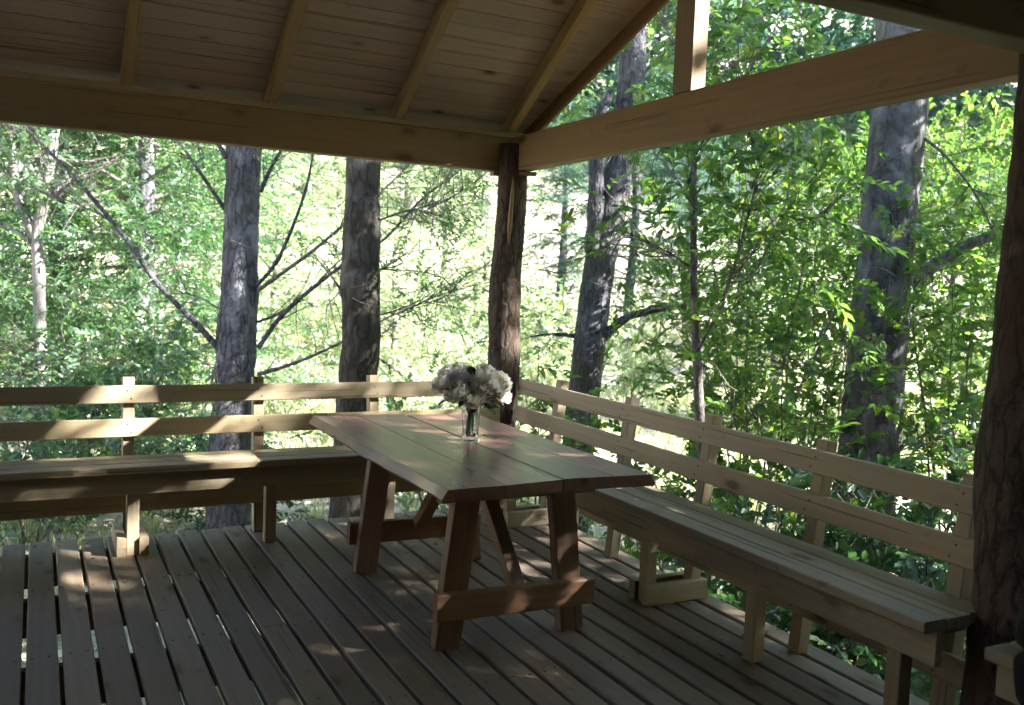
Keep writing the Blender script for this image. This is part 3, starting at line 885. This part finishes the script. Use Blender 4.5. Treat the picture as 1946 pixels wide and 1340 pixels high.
for i in range(15):
    az = rg.uniform(0, 6.28); el = rg.uniform(-0.5, 0.9)
    c = VB + Vector((0.095 * math.cos(az), 0.095 * math.sin(az), 0.235 + 0.06 * el))
    if i < 6:
        s = [(0.10, -0.06, 0.185), (0.075, -0.075, 0.17), (-0.105, -0.055, 0.19), (-0.005, -0.045, 0.325), (0.02, -0.04, 0.31), (-0.03, -0.06, 0.19)][i]
        c = VB + vr * s[0] + vf * s[1] + Vector((0, 0, s[2]))
    d = (c - (VB + Vector((0, 0, 0.2)))).normalized()
    side = d.cross(Vector((0, 0, 1))).normalized(); up_ = side.cross(d)
    L_, W_ = rg.uniform(0.06, 0.085), rg.uniform(0.03, 0.042)
    V = []
    for a in range(6):
        u = a / 5
        hw = W_ / 2 * math.sin(math.pi * (0.08 + 0.9 * u)) ** 0.8
        cc = d * (L_ * (u - 0.4)) - Vector((0, 0, 0.02)) * u * u
        for b in (-1, 0, 1):
            V.append(c + cc + side * hw * b + up_ * (0.006 if b else 0))
    F = [(a * 3 + b, a * 3 + b + 1, a * 3 + b + 4, a * 3 + b + 3) for a in range(5) for b in range(2)]
    me = bpy.data.meshes.new('leaf'); me.from_pydata([tuple(v) for v in V], [], F)
    mesh_obj('leaf', me, M_BLEAF, bq)

# ------------------------------------------------------------------ trees close to the pavilion
def sprays_along(paths, n, seed, off=0.18, t0=0.2, up=0.15):
    """spray start points scattered along polylines"""
    rg = np.random.default_rng(seed)
    P, D, Q = [], [], []
    lens = [sum((Vector(p[i + 1]) - Vector(p[i])).length for i in range(len(p) - 1)) for p in paths]
    tot = sum(lens)
    for p, L in zip(paths, lens):
        for _ in range(max(2, int(n * L / tot))):
            u = t0 + (1 - t0) * rg.uniform() ** 0.8
            f = u * (len(p) - 1); i = min(int(f), len(p) - 2); f -= i
            a, b = np.array(p[i], float), np.array(p[i + 1], float)
            t = b - a; t /= np.linalg.norm(t) + 1e-9
            Q.append(a + (b - a) * f)
            P.append(Q[-1] + rg.normal(0, off, 3))
            D.append(t * 0.6 + rg.normal(0, 0.7, 3) + [0, 0, up])
    return np.array(P), np.array(D), np.array(Q)

def trunk_tree(name, label, pts, rads, bark_mat, branches=(), seed=0, leafmat=None, nspr=0, k=16, ll=0.09, lw=0.04, crown=None, seg=20, rough=0.1, L=(0.25, 0.5), off=0.18, t0=0.35, group=None, cat='tree', up=0.15, freq=6.0, twig=3):
    base = Vector(pts[0])
    root = empty(name, base, label, cat, group)
    mesh_obj('trunk', tubes_mesh('trunk', [tube(pts, rads, seg, rough, seed, sub=12, freq=freq)]), bark_mat, root)
    rt_ = random.Random(seed)
    twigs = []
    for bi, (bp, r0, r1) in enumerate(branches):
        n_ = len(bp)
        for _ in range(twig * (n_ - 1)):
            i = rt_.randrange(n_ - 1); a = Vector(bp[i]).lerp(Vector(bp[i + 1]), rt_.random())
            ax = (Vector(bp[i + 1]) - Vector(bp[i])).normalized()
            dv = (ax * 0.6 + Vector((rt_.gauss(0, .6), rt_.gauss(0, .6), rt_.gauss(0.1, .6)))).normalized()
            ln2 = rt_.uniform(0.2, 0.65)
            b_ = a + dv * ln2 * 0.5 + Vector((rt_.gauss(0, .03), rt_.gauss(0, .03), rt_.gauss(0, .03)))
            twigs.append(tube([a, b_, a + dv * ln2 + Vector((0, 0, rt_.uniform(-.06, .1)))], [0.0055, 0.004, 0.0015], 5, sub=3))
        mesh_obj('branch', tubes_mesh('branch', [tube(bp, [(r0 + (r1 - r0) * (i / (n_ - 1)) ** 0.7) * (0.72 if r0 < 0.05 else 1) for i in range(n_)], 8, 0.22, seed + bi, sub=6, freq=9)]), M_BARK_TWIG if r0 < 0.03 else bark_mat, root)
    if twigs:
        tag(mesh_obj('twigs', tubes_mesh('twigs', twigs), M_BARK_TWIG, root), kind='stuff')
    if nspr:
        P, D, Q = sprays_along([b[0] for b in branches], nspr, seed, off, t0, up)
        rg = np.random.default_rng(seed)
        LL = rg.uniform(L[0], L[1], len(P))
        mesh_obj('foliage', leaf_sprays('foliage', P, D, LL, k, ll, lw, seed, ovate=True), leafmat, root)
        tag(mesh_obj('leaf_twigs', twig_mesh('leaf_twigs', Q, P, D, LL), M_BARK_TWIG, root), kind='stuff')
    if crown:
        kk, sc_, zoff = crown
        tp = Vector(pts[-1])
        mw = Matrix.Translation(Vector((tp.x, tp.y, zoff))) @ Matrix.Rotation(seed, 4, 'Z') @ Matrix.Scale(sc_, 4)
        mesh_obj('crown_branches', TEMPL[kk][1], None, root, mw)
        mesh_obj('crown', TEMPL[kk][2], None, root, mw)
    return root

def A(lst, d): return [at(x, y, d if not isinstance(d, (list, tuple)) else d[i]) for i, (x, y) in enumerate(lst)]
def root_pt(p, q):
    """continue the trunk line from q through p down into the ground"""
    p, q = Vector(p), Vector(q)
    g = gz(p.x, p.y) - 0.4
    t = (g - p.z) / (p.z - q.z) if abs(p.z - q.z) > 1e-6 else 0
    return p + (p - q) * max(0.0, t)
def up_pt(p, z, dx=0, dy=0): return Vector((p.x + dx, p.y + dy, z))

# T1: rough grey trunk behind the back bench with dead branches
d = 8.05
t1 = A([(432, 960), (445, 720), (455, 560), (460, 400), (464, 285)], d)
t1 = [root_pt(t1[0], t1[1])] + t1 + [up_pt(t1[-1], 6.0, 0.05), up_pt(t1[-1], 9.5, 0.1)]
br = [
    (A([(418, 665), (370, 612), (300, 540), (240, 455), (170, 370), (95, 290), (30, 225), (-40, 150)], [8.0, 7.9, 7.8, 7.7, 7.6, 7.5, 7.4, 7.3]), 0.045, 0.012),
    (A([(205, 415), (140, 385), (75, 365), (10, 330)], [7.65, 7.7, 7.8, 7.9]), 0.014, 0.004),
    (A([(432, 405), (385, 335), (335, 262), (290, 200)], [8.0, 7.9, 7.8, 7.7]), 0.03, 0.01),
    (A([(388, 320), (372, 262), (368, 200)], 7.9), 0.016, 0.006),
    (A([(430, 300), (410, 262), (395, 220)], 8.0), 0.035, 0.02),
    (A([(486, 545), (530, 490), (578, 370), (598, 270), (604, 200)], [8.0, 8.0, 7.9, 7.8, 7.7]), 0.03, 0.008),
    (A([(490, 552), (590, 480), (655, 425), (740, 350), (800, 290)], [8.0, 8.05, 8.1, 8.15, 8.2]), 0.028, 0.008),
    (A([(490, 662), (545, 590), (650, 505), (730, 455), (800, 380), (860, 335), (900, 300)], [8.0, 8.05, 8.1, 8.2, 8.3, 8.4, 8.5]), 0.034, 0.007),
    (A([(490, 612), (560, 580), (640, 500), (700, 460)], 8.2), 0.018, 0.006),
    (A([(490, 712), (560, 690), (640, 655), (720, 612), (800, 575), (900, 520)], [8.0, 8.0, 8.05, 8.1, 8.2, 8.3]), 0.026, 0.005),
    (A([(494, 365), (520, 310), (545, 275), (600, 235)], 8.0), 0.03, 0.012),
    (A([(410, 690), (405, 720), (398, 760)], 7.9), 0.012, 0.006),
    (A([(420, 590), (380, 565), (340, 555)], 8.0), 0.014, 0.004),
]
trunk_tree('tree', 'rough grey-barked trunk with bare branches behind the back bench, sunlit on its right side', t1,
           [0.21, 0.178, 0.167, 0.160, 0.152, 0.146, 0.12, 0.07], M_BARK_GREY, br, 21, M_LEAF_FINE, 190, 16, 0.05, 0.022, (1, 0.75, 6.2), 26, 0.14, freq=8.0, off=0.3, t0=0.5)

# T2: darker smooth trunk
d = 7.1
t2 = A([(664, 960), (672, 820), (682, 690), (686, 590), (684, 540), (688, 400), (692, 290)], d)
t2 = [root_pt(t2[0], t2[1])] + t2 + [up_pt(t2[-1], 6.0, 0.03), up_pt(t2[-1], 9.5, 0.05)]
br = [(A([(655, 560), (646, 548), (640, 540)], 7.05), 0.03, 0.012), (A([(716, 520), (724, 512), (731, 510)], 7.05), 0.022, 0.012),
      (A([(718, 600), (770, 585), (830, 570), (880, 545)], [7.1, 7.2, 7.3, 7.4]), 0.010, 0.003),
      (A([(716, 420), (760, 405), (800, 395), (850, 380), (905, 345)], [7.1, 7.2, 7.35, 7.5, 7.7]), 0.014, 0.004),
      (A([(716, 310), (760, 290), (830, 255), (900, 230)], [7.1, 7.2, 7.3, 7.5]), 0.02, 0.006)]
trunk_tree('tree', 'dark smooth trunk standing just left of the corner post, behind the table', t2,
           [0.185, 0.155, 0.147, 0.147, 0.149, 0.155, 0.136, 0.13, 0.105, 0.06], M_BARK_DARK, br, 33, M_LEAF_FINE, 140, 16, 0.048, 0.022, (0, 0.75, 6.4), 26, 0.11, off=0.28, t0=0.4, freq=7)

# T3: leaning rough trunk right of the corner post, two stems above
d = 9.0
t3 = A([(1098, 850), (1112, 720), (1125, 610), (1140, 500), (1160, 400), (1183, 300), (1198, 180), (1205, 60), (1212, -60)], d)
t3 = [root_pt(t3[0], t3[1])] + t3 + [up_pt(t3[-1], 7.5, 0.05), up_pt(t3[-1], 10.5, 0.1)]
br = [(A([(1130, 480), (1132, 400), (1133, 310), (1140, 230), (1160, 175)], [8.95, 8.9, 8.85, 8.85, 8.9]), 0.11, 0.045),
      (A([(1148, 640), (1190, 605), (1240, 590), (1310, 580), (1390, 590)], [9.0, 8.8, 8.6, 8.5, 8.4]), 0.055, 0.02),
      (A([(1100, 640), (1050, 635), (1010, 640)], 9.0), 0.03, 0.012),
      (A([(1205, 440), (1260, 480), (1310, 510), (1340, 520)], [8.9, 8.6, 8.3, 8.2]), 0.025, 0.01),
      (A([(1180, 200), (1240, 120), (1300, 80)], [9, 8.8, 8.6]), 0.035, 0.012)]
trunk_tree('tree', 'leaning rough grey trunk right of the corner post with a pale forked limb', t3,
           [0.2, 0.165, 0.158, 0.155, 0.155, 0.16, 0.15, 0.135, 0.12, 0.11, 0.09, 0.06], M_BARK_GREY, br, 45, M_LEAF_BROAD, 70, 15, 0.075, 0.036, (2, 0.8, 7.5), 26, 0.10, off=0.35, t0=0.3)

# T4: big smooth trunk at the right
d = 7.0
t4 = A([(1632, 1010), (1648, 880), (1662, 720), (1676, 560), (1690, 400), (1706, 230), (1716, 60), (1722, -80)], d)
t4 = [root_pt(t4[0], t4[1])] + t4 + [up_pt(t4[-1], 7.0, 0.05), up_pt(t4[-1], 10.5, 0.1)]
br = [(A([(1725, 540), (1780, 500), (1840, 465), (1900, 440), (1960, 410)], [7.0, 7.1, 7.2, 7.3, 7.4]), 0.06, 0.03),
      (A([(1740, 250), (1800, 300), (1860, 380), (1900, 470)], [6.9, 6.8, 6.8, 6.9]), 0.02, 0.008),
      (A([(1600, 560), (1560, 650), (1540, 700)], [6.9, 6.7, 6.6]), 0.015, 0.006),
      (A([(1690, 660), (1640, 640), (1590, 650)], [6.75, 6.5, 6.3]), 0.012, 0.004),
      (A([(1690, 780), (1640, 760), (1700, 720)], [6.75, 6.5, 6.3]), 0.012, 0.004),
      (A([(1690, 880), (1720, 840), (1760, 830)], [6.75, 6.5, 6.3]), 0.012, 0.004)]
trunk_tree('tree', 'thick smooth grey trunk rising behind the right bench, lichen blotched', t4,
           [0.29, 0.24, 0.225, 0.215, 0.208, 0.203, 0.2, 0.195, 0.19, 0.15, 0.1], M_BARK_SMOOTH, br, 57, M_LEAF_BROAD, 40, 15, 0.08, 0.04, (2, 0.85, 7.6), 30, 0.06, off=0.22, t0=0.2, freq=4)

# slender forked sapling
d = 6.3
s1 = A([(1335, 880), (1330, 800), (1324, 670), (1319, 560), (1318, 420), (1318, 270), (1316, 120), (1318, -20)], d)
s1 = [root_pt(s1[0], s1[1])] + s1
br = [(A([(1325, 668), (1365, 590), (1400, 490), (1432, 370), (1448, 300), (1462, 245), (1490, 120)], 6.25), 0.02, 0.008),
      (A([(1446, 300), (1432, 270), (1418, 240), (1400, 160)], 6.25), 0.012, 0.005),
      (A([(1392, 530), (1420, 495), (1460, 455), (1520, 425), (1580, 400)], [6.25, 6.2, 6.1, 6.0, 5.9]), 0.009, 0.003),
      (A([(1318, 512), (1270, 480), (1210, 450), (1150, 425)], [6.3, 6.35, 6.4, 6.5]), 0.012, 0.004),
      (A([(1319, 680), (1295, 684)], 6.25), 0.012, 0.009),
      (A([(1318, 400), (1280, 330), (1240, 290)], [6.3, 6.4, 6.5]), 0.009, 0.003),
      (A([(1318, 300), (1360, 230), (1400, 190), (1440, 100)], [6.3, 6.2, 6.1, 6.0]), 0.010, 0.003),
      (A([(1316, 120), (1270, 60), (1250, 20)], [6.3, 6.4, 6.5]), 0.009, 0.003),
      (A([(1318, 200), (1370, 90), (1420, 20)], [6.3, 6.4, 6.5]), 0.010, 0.003)]
trunk_tree('sapling', 'slender dark sapling forking into a V, behind the right bench', s1, [0.046, 0.039, 0.034, 0.030, 0.024, 0.022, 0.020, 0.015, 0.011],
           M_BARK_TWIG, br, 61, M_LEAF_BROAD, 210, 13, 0.085, 0.042, None, 12, 0.06, L=(0.2, 0.42), off=0.22, t0=0.15)

# pale forked tree at far left
d = 9.8
p1 = A([(78, 800), (76, 650), (74, 520), (72, 440)], d)
p1 = [root_pt(p1[0], p1[1])] + p1 + A([(88, 360), (105, 230), (110, 100), (112, -60)], d)
br = [(A([(68, 450), (50, 415), (33, 370), (25, 300), (18, 220), (15, 100)], d), 0.06, 0.03),
      (A([(60, 460), (30, 440), (-10, 420)], d), 0.04, 0.02),
      (A([(85, 370), (60, 320), (40, 270)], 9.7), 0.03, 0.015),
      (A([(90, 390), (130, 350), (180, 320), (240, 300)], [9.8, 9.7, 9.6, 9.5]), 0.025, 0.008)]
trunk_tree('tree', 'pale sunlit forked trunk at the far left among leaves', p1, [0.11, 0.078, 0.066, 0.062, 0.06, 0.053, 0.048, 0.044, 0.04], M_BARK_PALE, br, 71,
           M_LEAF_MID, 120, 16, 0.09, 0.04, None, 16, 0.08, off=0.4, t0=0.2)

# ------------------------------------------------------------------ shrubs and saplings beyond the right bench
def shrub(name, label, base, nst, h, spread, seed, mat, nspr, k=12, ll=0.082, lw=0.043, group=None, L=(0.18, 0.4), off=0.14, stem_r=0.012, lean=(0, 0), cat='shrub'):
    rg = random.Random(seed)
    x, y = base
    g = gz(x, y) - 0.1
    stems = []
    for i in range(nst):
        az = 2 * math.pi * (i + rg.uniform(-.3, .3)) / nst
        hh = h * rg.uniform(0.7, 1.1)
        pts = [Vector((x + 0.06 * math.cos(az), y + 0.06 * math.sin(az), g))]
        for j in range(1, 5):
            u = j / 4
            pts.append(Vector((x + (0.06 + spread * u ** 1.3) * math.cos(az) + lean[0] * u + rg.uniform(-.1, .1) * spread,
                               y + (0.06 + spread * u ** 1.3) * math.sin(az) + lean[1] * u + rg.uniform(-.1, .1) * spread, g + hh * u)))
        stems.append(pts)
        for _ in range(3):
            f = rg.uniform(0.35, 0.9); i0 = min(int(f * 4), 3)
            a = pts[i0].lerp(pts[i0 + 1], f * 4 - i0)
            dd = Vector((rg.gauss(0, 1), rg.gauss(0, 1), rg.uniform(0.1, 0.8))).normalized() * spread * rg.uniform(0.6, 1.1)
            stems.append([a, a + dd * 0.5 + Vector((0, 0, 0.05)), a + dd])
    root = empty(name, (x, y, g + 0.1), label, cat, group)
    mesh_obj('stems', tubes_mesh('stems', [tube(s, [stem_r * (1 - 0.75 * i / (len(s) - 1)) * (1 if len(s) > 3 else 0.5) for i in range(len(s))], 6, sub=3) for s in stems]), M_BARK_TWIG, root)
    P, D, Q = sprays_along(stems, nspr, seed, off, 0.3)
    rn = np.random.default_rng(seed)
    LL = rn.uniform(L[0], L[1], len(P))
    mesh_obj('foliage', leaf_sprays('foliage', P, D, LL, k, ll, lw, seed, ovate=True), mat, root)
    tag(mesh_obj('leaf_twigs', twig_mesh('leaf_twigs', Q, P, D, LL), M_BARK_TWIG, root), kind='stuff')
    return root
def ground_at(px, d):
    p = at(px, 700, d); return (p.x, p.y)
SH = [
    ('shrub', 'leafy twiggy shrub behind the right bench between sapling and thick trunk', (1460, 7.3), 6, 2.6, 0.55, 1, M_LEAF_BROAD, 210),
    ('shrub', 'green shrub rising in front of the thick right trunk', (1585, 6.1), 5, 2.0, 0.45, 2, M_LEAF_BROAD, 60),
    ('shrub', 'bright leafy shrub between the thick trunk and the right log post', (1850, 6.7), 7, 3.6, 0.6, 3, M_LEAF_BROAD, 380),
    ('shrub', 'dark leafy shrub low against the right log post', (1770, 5.2), 6, 1.75, 0.45, 4, M_LEAF_DARK, 260),
    ('shrub', 'low shrub under the right bench near its middle', (1520, 5.0), 6, 1.15, 0.45, 5, M_LEAF_DARK, 200),
    ('shrub', 'low dark shrub beneath the right bench near the log post', (1700, 4.3), 6, 0.85, 0.45, 6, M_LEAF_DARK, 200),
    ('shrub', 'loose green shrub just right of the corner post', (1035, 7.8), 5, 1.9, 0.4, 7, M_LEAF_BROAD, 90),
    ('shrub', 'small leafy shrub behind the flowers left of the corner post', (845, 8.6), 6, 1.35, 0.45, 8, M_LEAF_FINE, 130),
    ('shrub', 'low bush seen through the right backrest beside the sapling', (1290, 7.0), 6, 1.15, 0.45, 9, M_LEAF_BROAD, 130),
    ('shrub', 'tall thin shrub behind the sapling fork', (1425, 8.4), 7, 4.2, 0.8, 10, M_LEAF_BROAD, 360),
    ('shrub', 'tall airy shrub left of the thick right trunk', (1560, 8.8), 7, 5.0, 0.9, 11, M_LEAF_BROAD, 460),
    ('shrub', 'tall airy shrub right of the thick trunk, far back', (1850, 9.2), 7, 4.8, 0.9, 12, M_LEAF_BROAD, 520),
    ('shrub', 'low fern-green shrub at the foot of the rough grey trunk', (470, 8.6), 7, 0.75, 0.4, 13, M_LEAF_DARK, 160),
    ('shrub', 'low bush behind the back bench at the far left', (60, 8.0), 7, 1.4, 0.7, 14, M_LEAF_MID, 280),
    ('shrub', 'leafy bush behind the back bench between first two backrest posts', (330, 9.2), 7, 1.15, 0.6, 15, M_LEAF_FINE, 240),
    ('shrub', 'bushy young growth behind the back bench left of the rough trunk', (190, 9.5), 7, 2.3, 0.8, 16, M_LEAF_MID, 420),
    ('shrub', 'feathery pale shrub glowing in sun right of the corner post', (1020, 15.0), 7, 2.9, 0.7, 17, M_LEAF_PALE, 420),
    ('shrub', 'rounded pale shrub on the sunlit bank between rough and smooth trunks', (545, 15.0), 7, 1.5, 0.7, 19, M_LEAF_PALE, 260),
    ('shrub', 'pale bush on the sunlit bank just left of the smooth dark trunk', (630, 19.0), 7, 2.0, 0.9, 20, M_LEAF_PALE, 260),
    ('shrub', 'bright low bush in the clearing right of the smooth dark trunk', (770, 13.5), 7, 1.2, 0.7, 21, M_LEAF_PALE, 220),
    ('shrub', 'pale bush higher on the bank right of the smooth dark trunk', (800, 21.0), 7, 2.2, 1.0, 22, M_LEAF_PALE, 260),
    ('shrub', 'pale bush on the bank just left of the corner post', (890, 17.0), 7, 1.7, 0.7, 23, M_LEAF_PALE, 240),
    ('shrub', 'leafy pale growth behind the long diagonal bare branch', (370, 13.0), 7, 2.4, 0.9, 24, M_LEAF_PALE, 420),
    ('shrub', 'small pale feathery shrub in the clearing', (1205, 17.0), 6, 1.9, 0.5, 18, M_LEAF_PALE, 220),
]
for nm_, lab, (px, d), nst, h, sp, seed, mat, ns in SH:
    shrub(nm_, lab, ground_at(px, d), nst, h, sp, 100 + seed, mat, ns)

# ------------------------------------------------------------------ leafy trees behind
BT_ = [  # px, depth, template, scale, rot, label
    (-210, 11.5, 1, 0.95, 0.3, 'dense cool green tree at the left frame edge'),
    (120, 14.5, 0, 1.05, 1.1, 'fine-leaved tree behind the pale forked trunk'),
    (275, 12.6, 1, 0.92, 2.0, 'dense tree left of the long diagonal bare branch'),
    (250, 17.0, 0, 1.1, 5.2, 'dark evergreen tree deep in the left background'),  # its dark leaves stand in for shade between the crowns
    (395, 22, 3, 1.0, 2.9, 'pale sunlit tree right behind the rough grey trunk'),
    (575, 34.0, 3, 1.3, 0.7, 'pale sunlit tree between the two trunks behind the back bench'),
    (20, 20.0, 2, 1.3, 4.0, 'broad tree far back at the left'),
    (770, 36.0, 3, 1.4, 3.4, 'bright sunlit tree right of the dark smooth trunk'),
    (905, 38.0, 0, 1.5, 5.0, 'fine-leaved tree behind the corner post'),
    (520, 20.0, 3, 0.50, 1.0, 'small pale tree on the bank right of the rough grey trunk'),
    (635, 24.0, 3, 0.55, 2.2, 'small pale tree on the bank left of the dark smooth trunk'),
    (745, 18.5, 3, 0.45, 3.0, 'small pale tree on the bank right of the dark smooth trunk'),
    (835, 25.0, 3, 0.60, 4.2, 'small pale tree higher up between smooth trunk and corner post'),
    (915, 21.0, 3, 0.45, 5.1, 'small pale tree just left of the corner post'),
    (1060, 24.0, 1, 0.75, 1.9, 'blue-green tree at the far side of the clearing'),
    (1190, 25.5, 1, 0.85, 2.6, 'blue-green tree beyond the clearing behind the leaning trunk'),
    (1300, 24.0, 1, 0.75, 0.2, 'green tree behind the slender sapling'),
    (1470, 20, 2, 0.5, 3.1, 'bright green tree left of the thick right trunk'),
    (1620, 22.0, 2, 0.55, 4.4, 'green tree behind the thick right trunk'),
    (1800, 16.5, 2, 0.6, 5.5, 'bright green tree between the thick trunk and log post'),
    (2010, 15.0, 0, 0.6, 1.5, 'fine-leaved tree behind the right log post'),
]
for px, d, k, s, rz, lab in BT_:
    x, y = ground_at(px, d)
    leaf_tree('leafy_tree', (x, y, gz(x, y)), k, s, rz, lab, 'leafy trees around the clearing', 1.0, M_LEAF_DARK if 'evergreen' in lab else M_LEAF_BLUE if 'blue' in lab or 'slender' in lab else M_LEAF_DARK if 'diagonal' in lab else M_LEAF_MID if 'dense' in lab or 'behind the pale' in lab else None)
# trees added out of view, right of the frame, to shade and dapple the deck
for x, y, k, s, rz, lab in ((2.15, -5.6, 0, 0.62, 0.9, 'small dense tree added beyond the frame to shade the deck'),
                            (3.04, -6.78, 2, 0.98, 0.5, 'tree added right of the pavilion beyond the frame to block sun'),
                            (5.5, -8.5, 2, 1.25, 2.5, 'taller tree added right of the pavilion beyond the frame to block sun'),
                            (2.6, -9.6, 0, 0.9, 2.5, 'tree added unseen behind the viewer on the right for shade'),
                            (7.75, -4.2, 2, 1.25, 1.2, 'airy tree added right of the bench beyond the frame to dapple the sun'),
                            (9.5, -10.5, 1, 1.15, 4.1, 'tree added far right of the pavilion beyond the frame for shade')):
    leaf_tree('leafy_tree', (x, y, gz(x, y)), k, s, rz, lab, 'leafy trees around the clearing')

# ------------------------------------------------------------------ distant woodland (one mass)
def woodland():
    rg = np.random.default_rng(5)
    P, D = [], []
    n = 900
    for _ in range(n):
        az = rg.uniform(-0.95, 0.95) + 0.02
        dist = rg.uniform(46, 66)
        f = Vector((FWD.x, FWD.y, 0)).normalized()
        dx = f.x * math.cos(az) + f.y * math.sin(az); dy = f.y * math.cos(az) - f.x * math.sin(az)
        c = np.array([CAM.x + dx * dist, CAM.y + dy * dist, 0])
        c[2] = gz(c[0], c[1]) + rg.uniform(0.5, 12)
        m = 26
        P.append(c + rg.normal(0, 1, (m, 3)) * [1.1, 1.1, 0.8]); D.append(rg.normal(0, 1, (m, 3)))
    P = np.concatenate(P); D = np.concatenate(D)
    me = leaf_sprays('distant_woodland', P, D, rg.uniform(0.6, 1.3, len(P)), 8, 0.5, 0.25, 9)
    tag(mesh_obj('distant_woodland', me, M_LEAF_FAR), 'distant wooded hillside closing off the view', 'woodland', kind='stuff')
woodland()

# ------------------------------------------------------------------ grass and litter
def grass():
    rg = np.random.default_rng(8)
    pts = []
    f = Vector((FWD.x, FWD.y, 0)).normalized()
    for _ in range(3800):
        dist = 5.2 + 19 * rg.uniform() ** 0.9
        az = rg.uniform(-0.62, 0.62)
        dx = f.x * math.cos(az) + f.y * math.sin(az); dy = f.y * math.cos(az) - f.x * math.sin(az)
        x, y = CAM.x + dx * dist, CAM.y + dy * dist
        if x < 0.15 and y < 0.1: continue
        if noise.noise(Vector((x * 0.5, y * 0.5, 2))) < -0.15: continue
        pts.append((x, y, gz(x, y) - 0.01, dist))
    pts = np.array(pts)
    k = 14
    n = len(pts)
    b = pts[:, None, :3] + np.concatenate([rg.normal(0, 0.07, (n, k, 2)), np.zeros((n, k, 1))], -1)
    h = rg.uniform(0.08, 0.26, (n, k, 1)) * (0.5 + 0.07 * pts[:, None, 3:4])
    ln_ = rg.normal(0, 0.4, (n, k, 3)); ln_[..., 2] = 1
    tip = b + ln_ * h
    sd = unit(rg.normal(0, 1, (n, k, 3)) * [1, 1, 0]) * 0.006 * (0.6 + 0.12 * pts[:, None, 3:4])
    V = np.stack([b - sd, b + sd, tip], 2).reshape(-1, 3)
    F = np.arange(len(V)).reshape(-1, 3)
    m = leaf('dry_grass', (0.38, 0.36, 0.26), (0.28, 0.36, 0.21), (1.4, 1.4, 1.1), 0.03)
    tag(mesh_obj('grass', np_mesh('grass', V, F), m), 'dry and green grass tufts on the clearing floor', 'grass', kind='stuff')
grass()
def litter():
    rg = np.random.default_rng(18)
    n = 9000
    x = rg.uniform(-6, 6, n); y = rg.uniform(-5, 8, n)
    P = np.array([(a, b, gz(a, b) + 0.012) for a, b in zip(x, y)])
    D = rg.normal(0, 1, (n, 3)) * [1, 1, 0.15]
    me = leaf_sprays('fallen_leaves', P, D, np.full(n, 0.05), 2, 0.06, 0.03, 3, 0, 0.8)
    m = leaf('dry_leaf', (0.22, 0.13, 0.07), (0.36, 0.25, 0.15), (1.2, 1.1, 0.9), 0.02)
    tag(mesh_obj('fallen_leaves', me, m), 'brown fallen leaves scattered on the ground around the deck', 'leaves', kind='stuff')
litter()
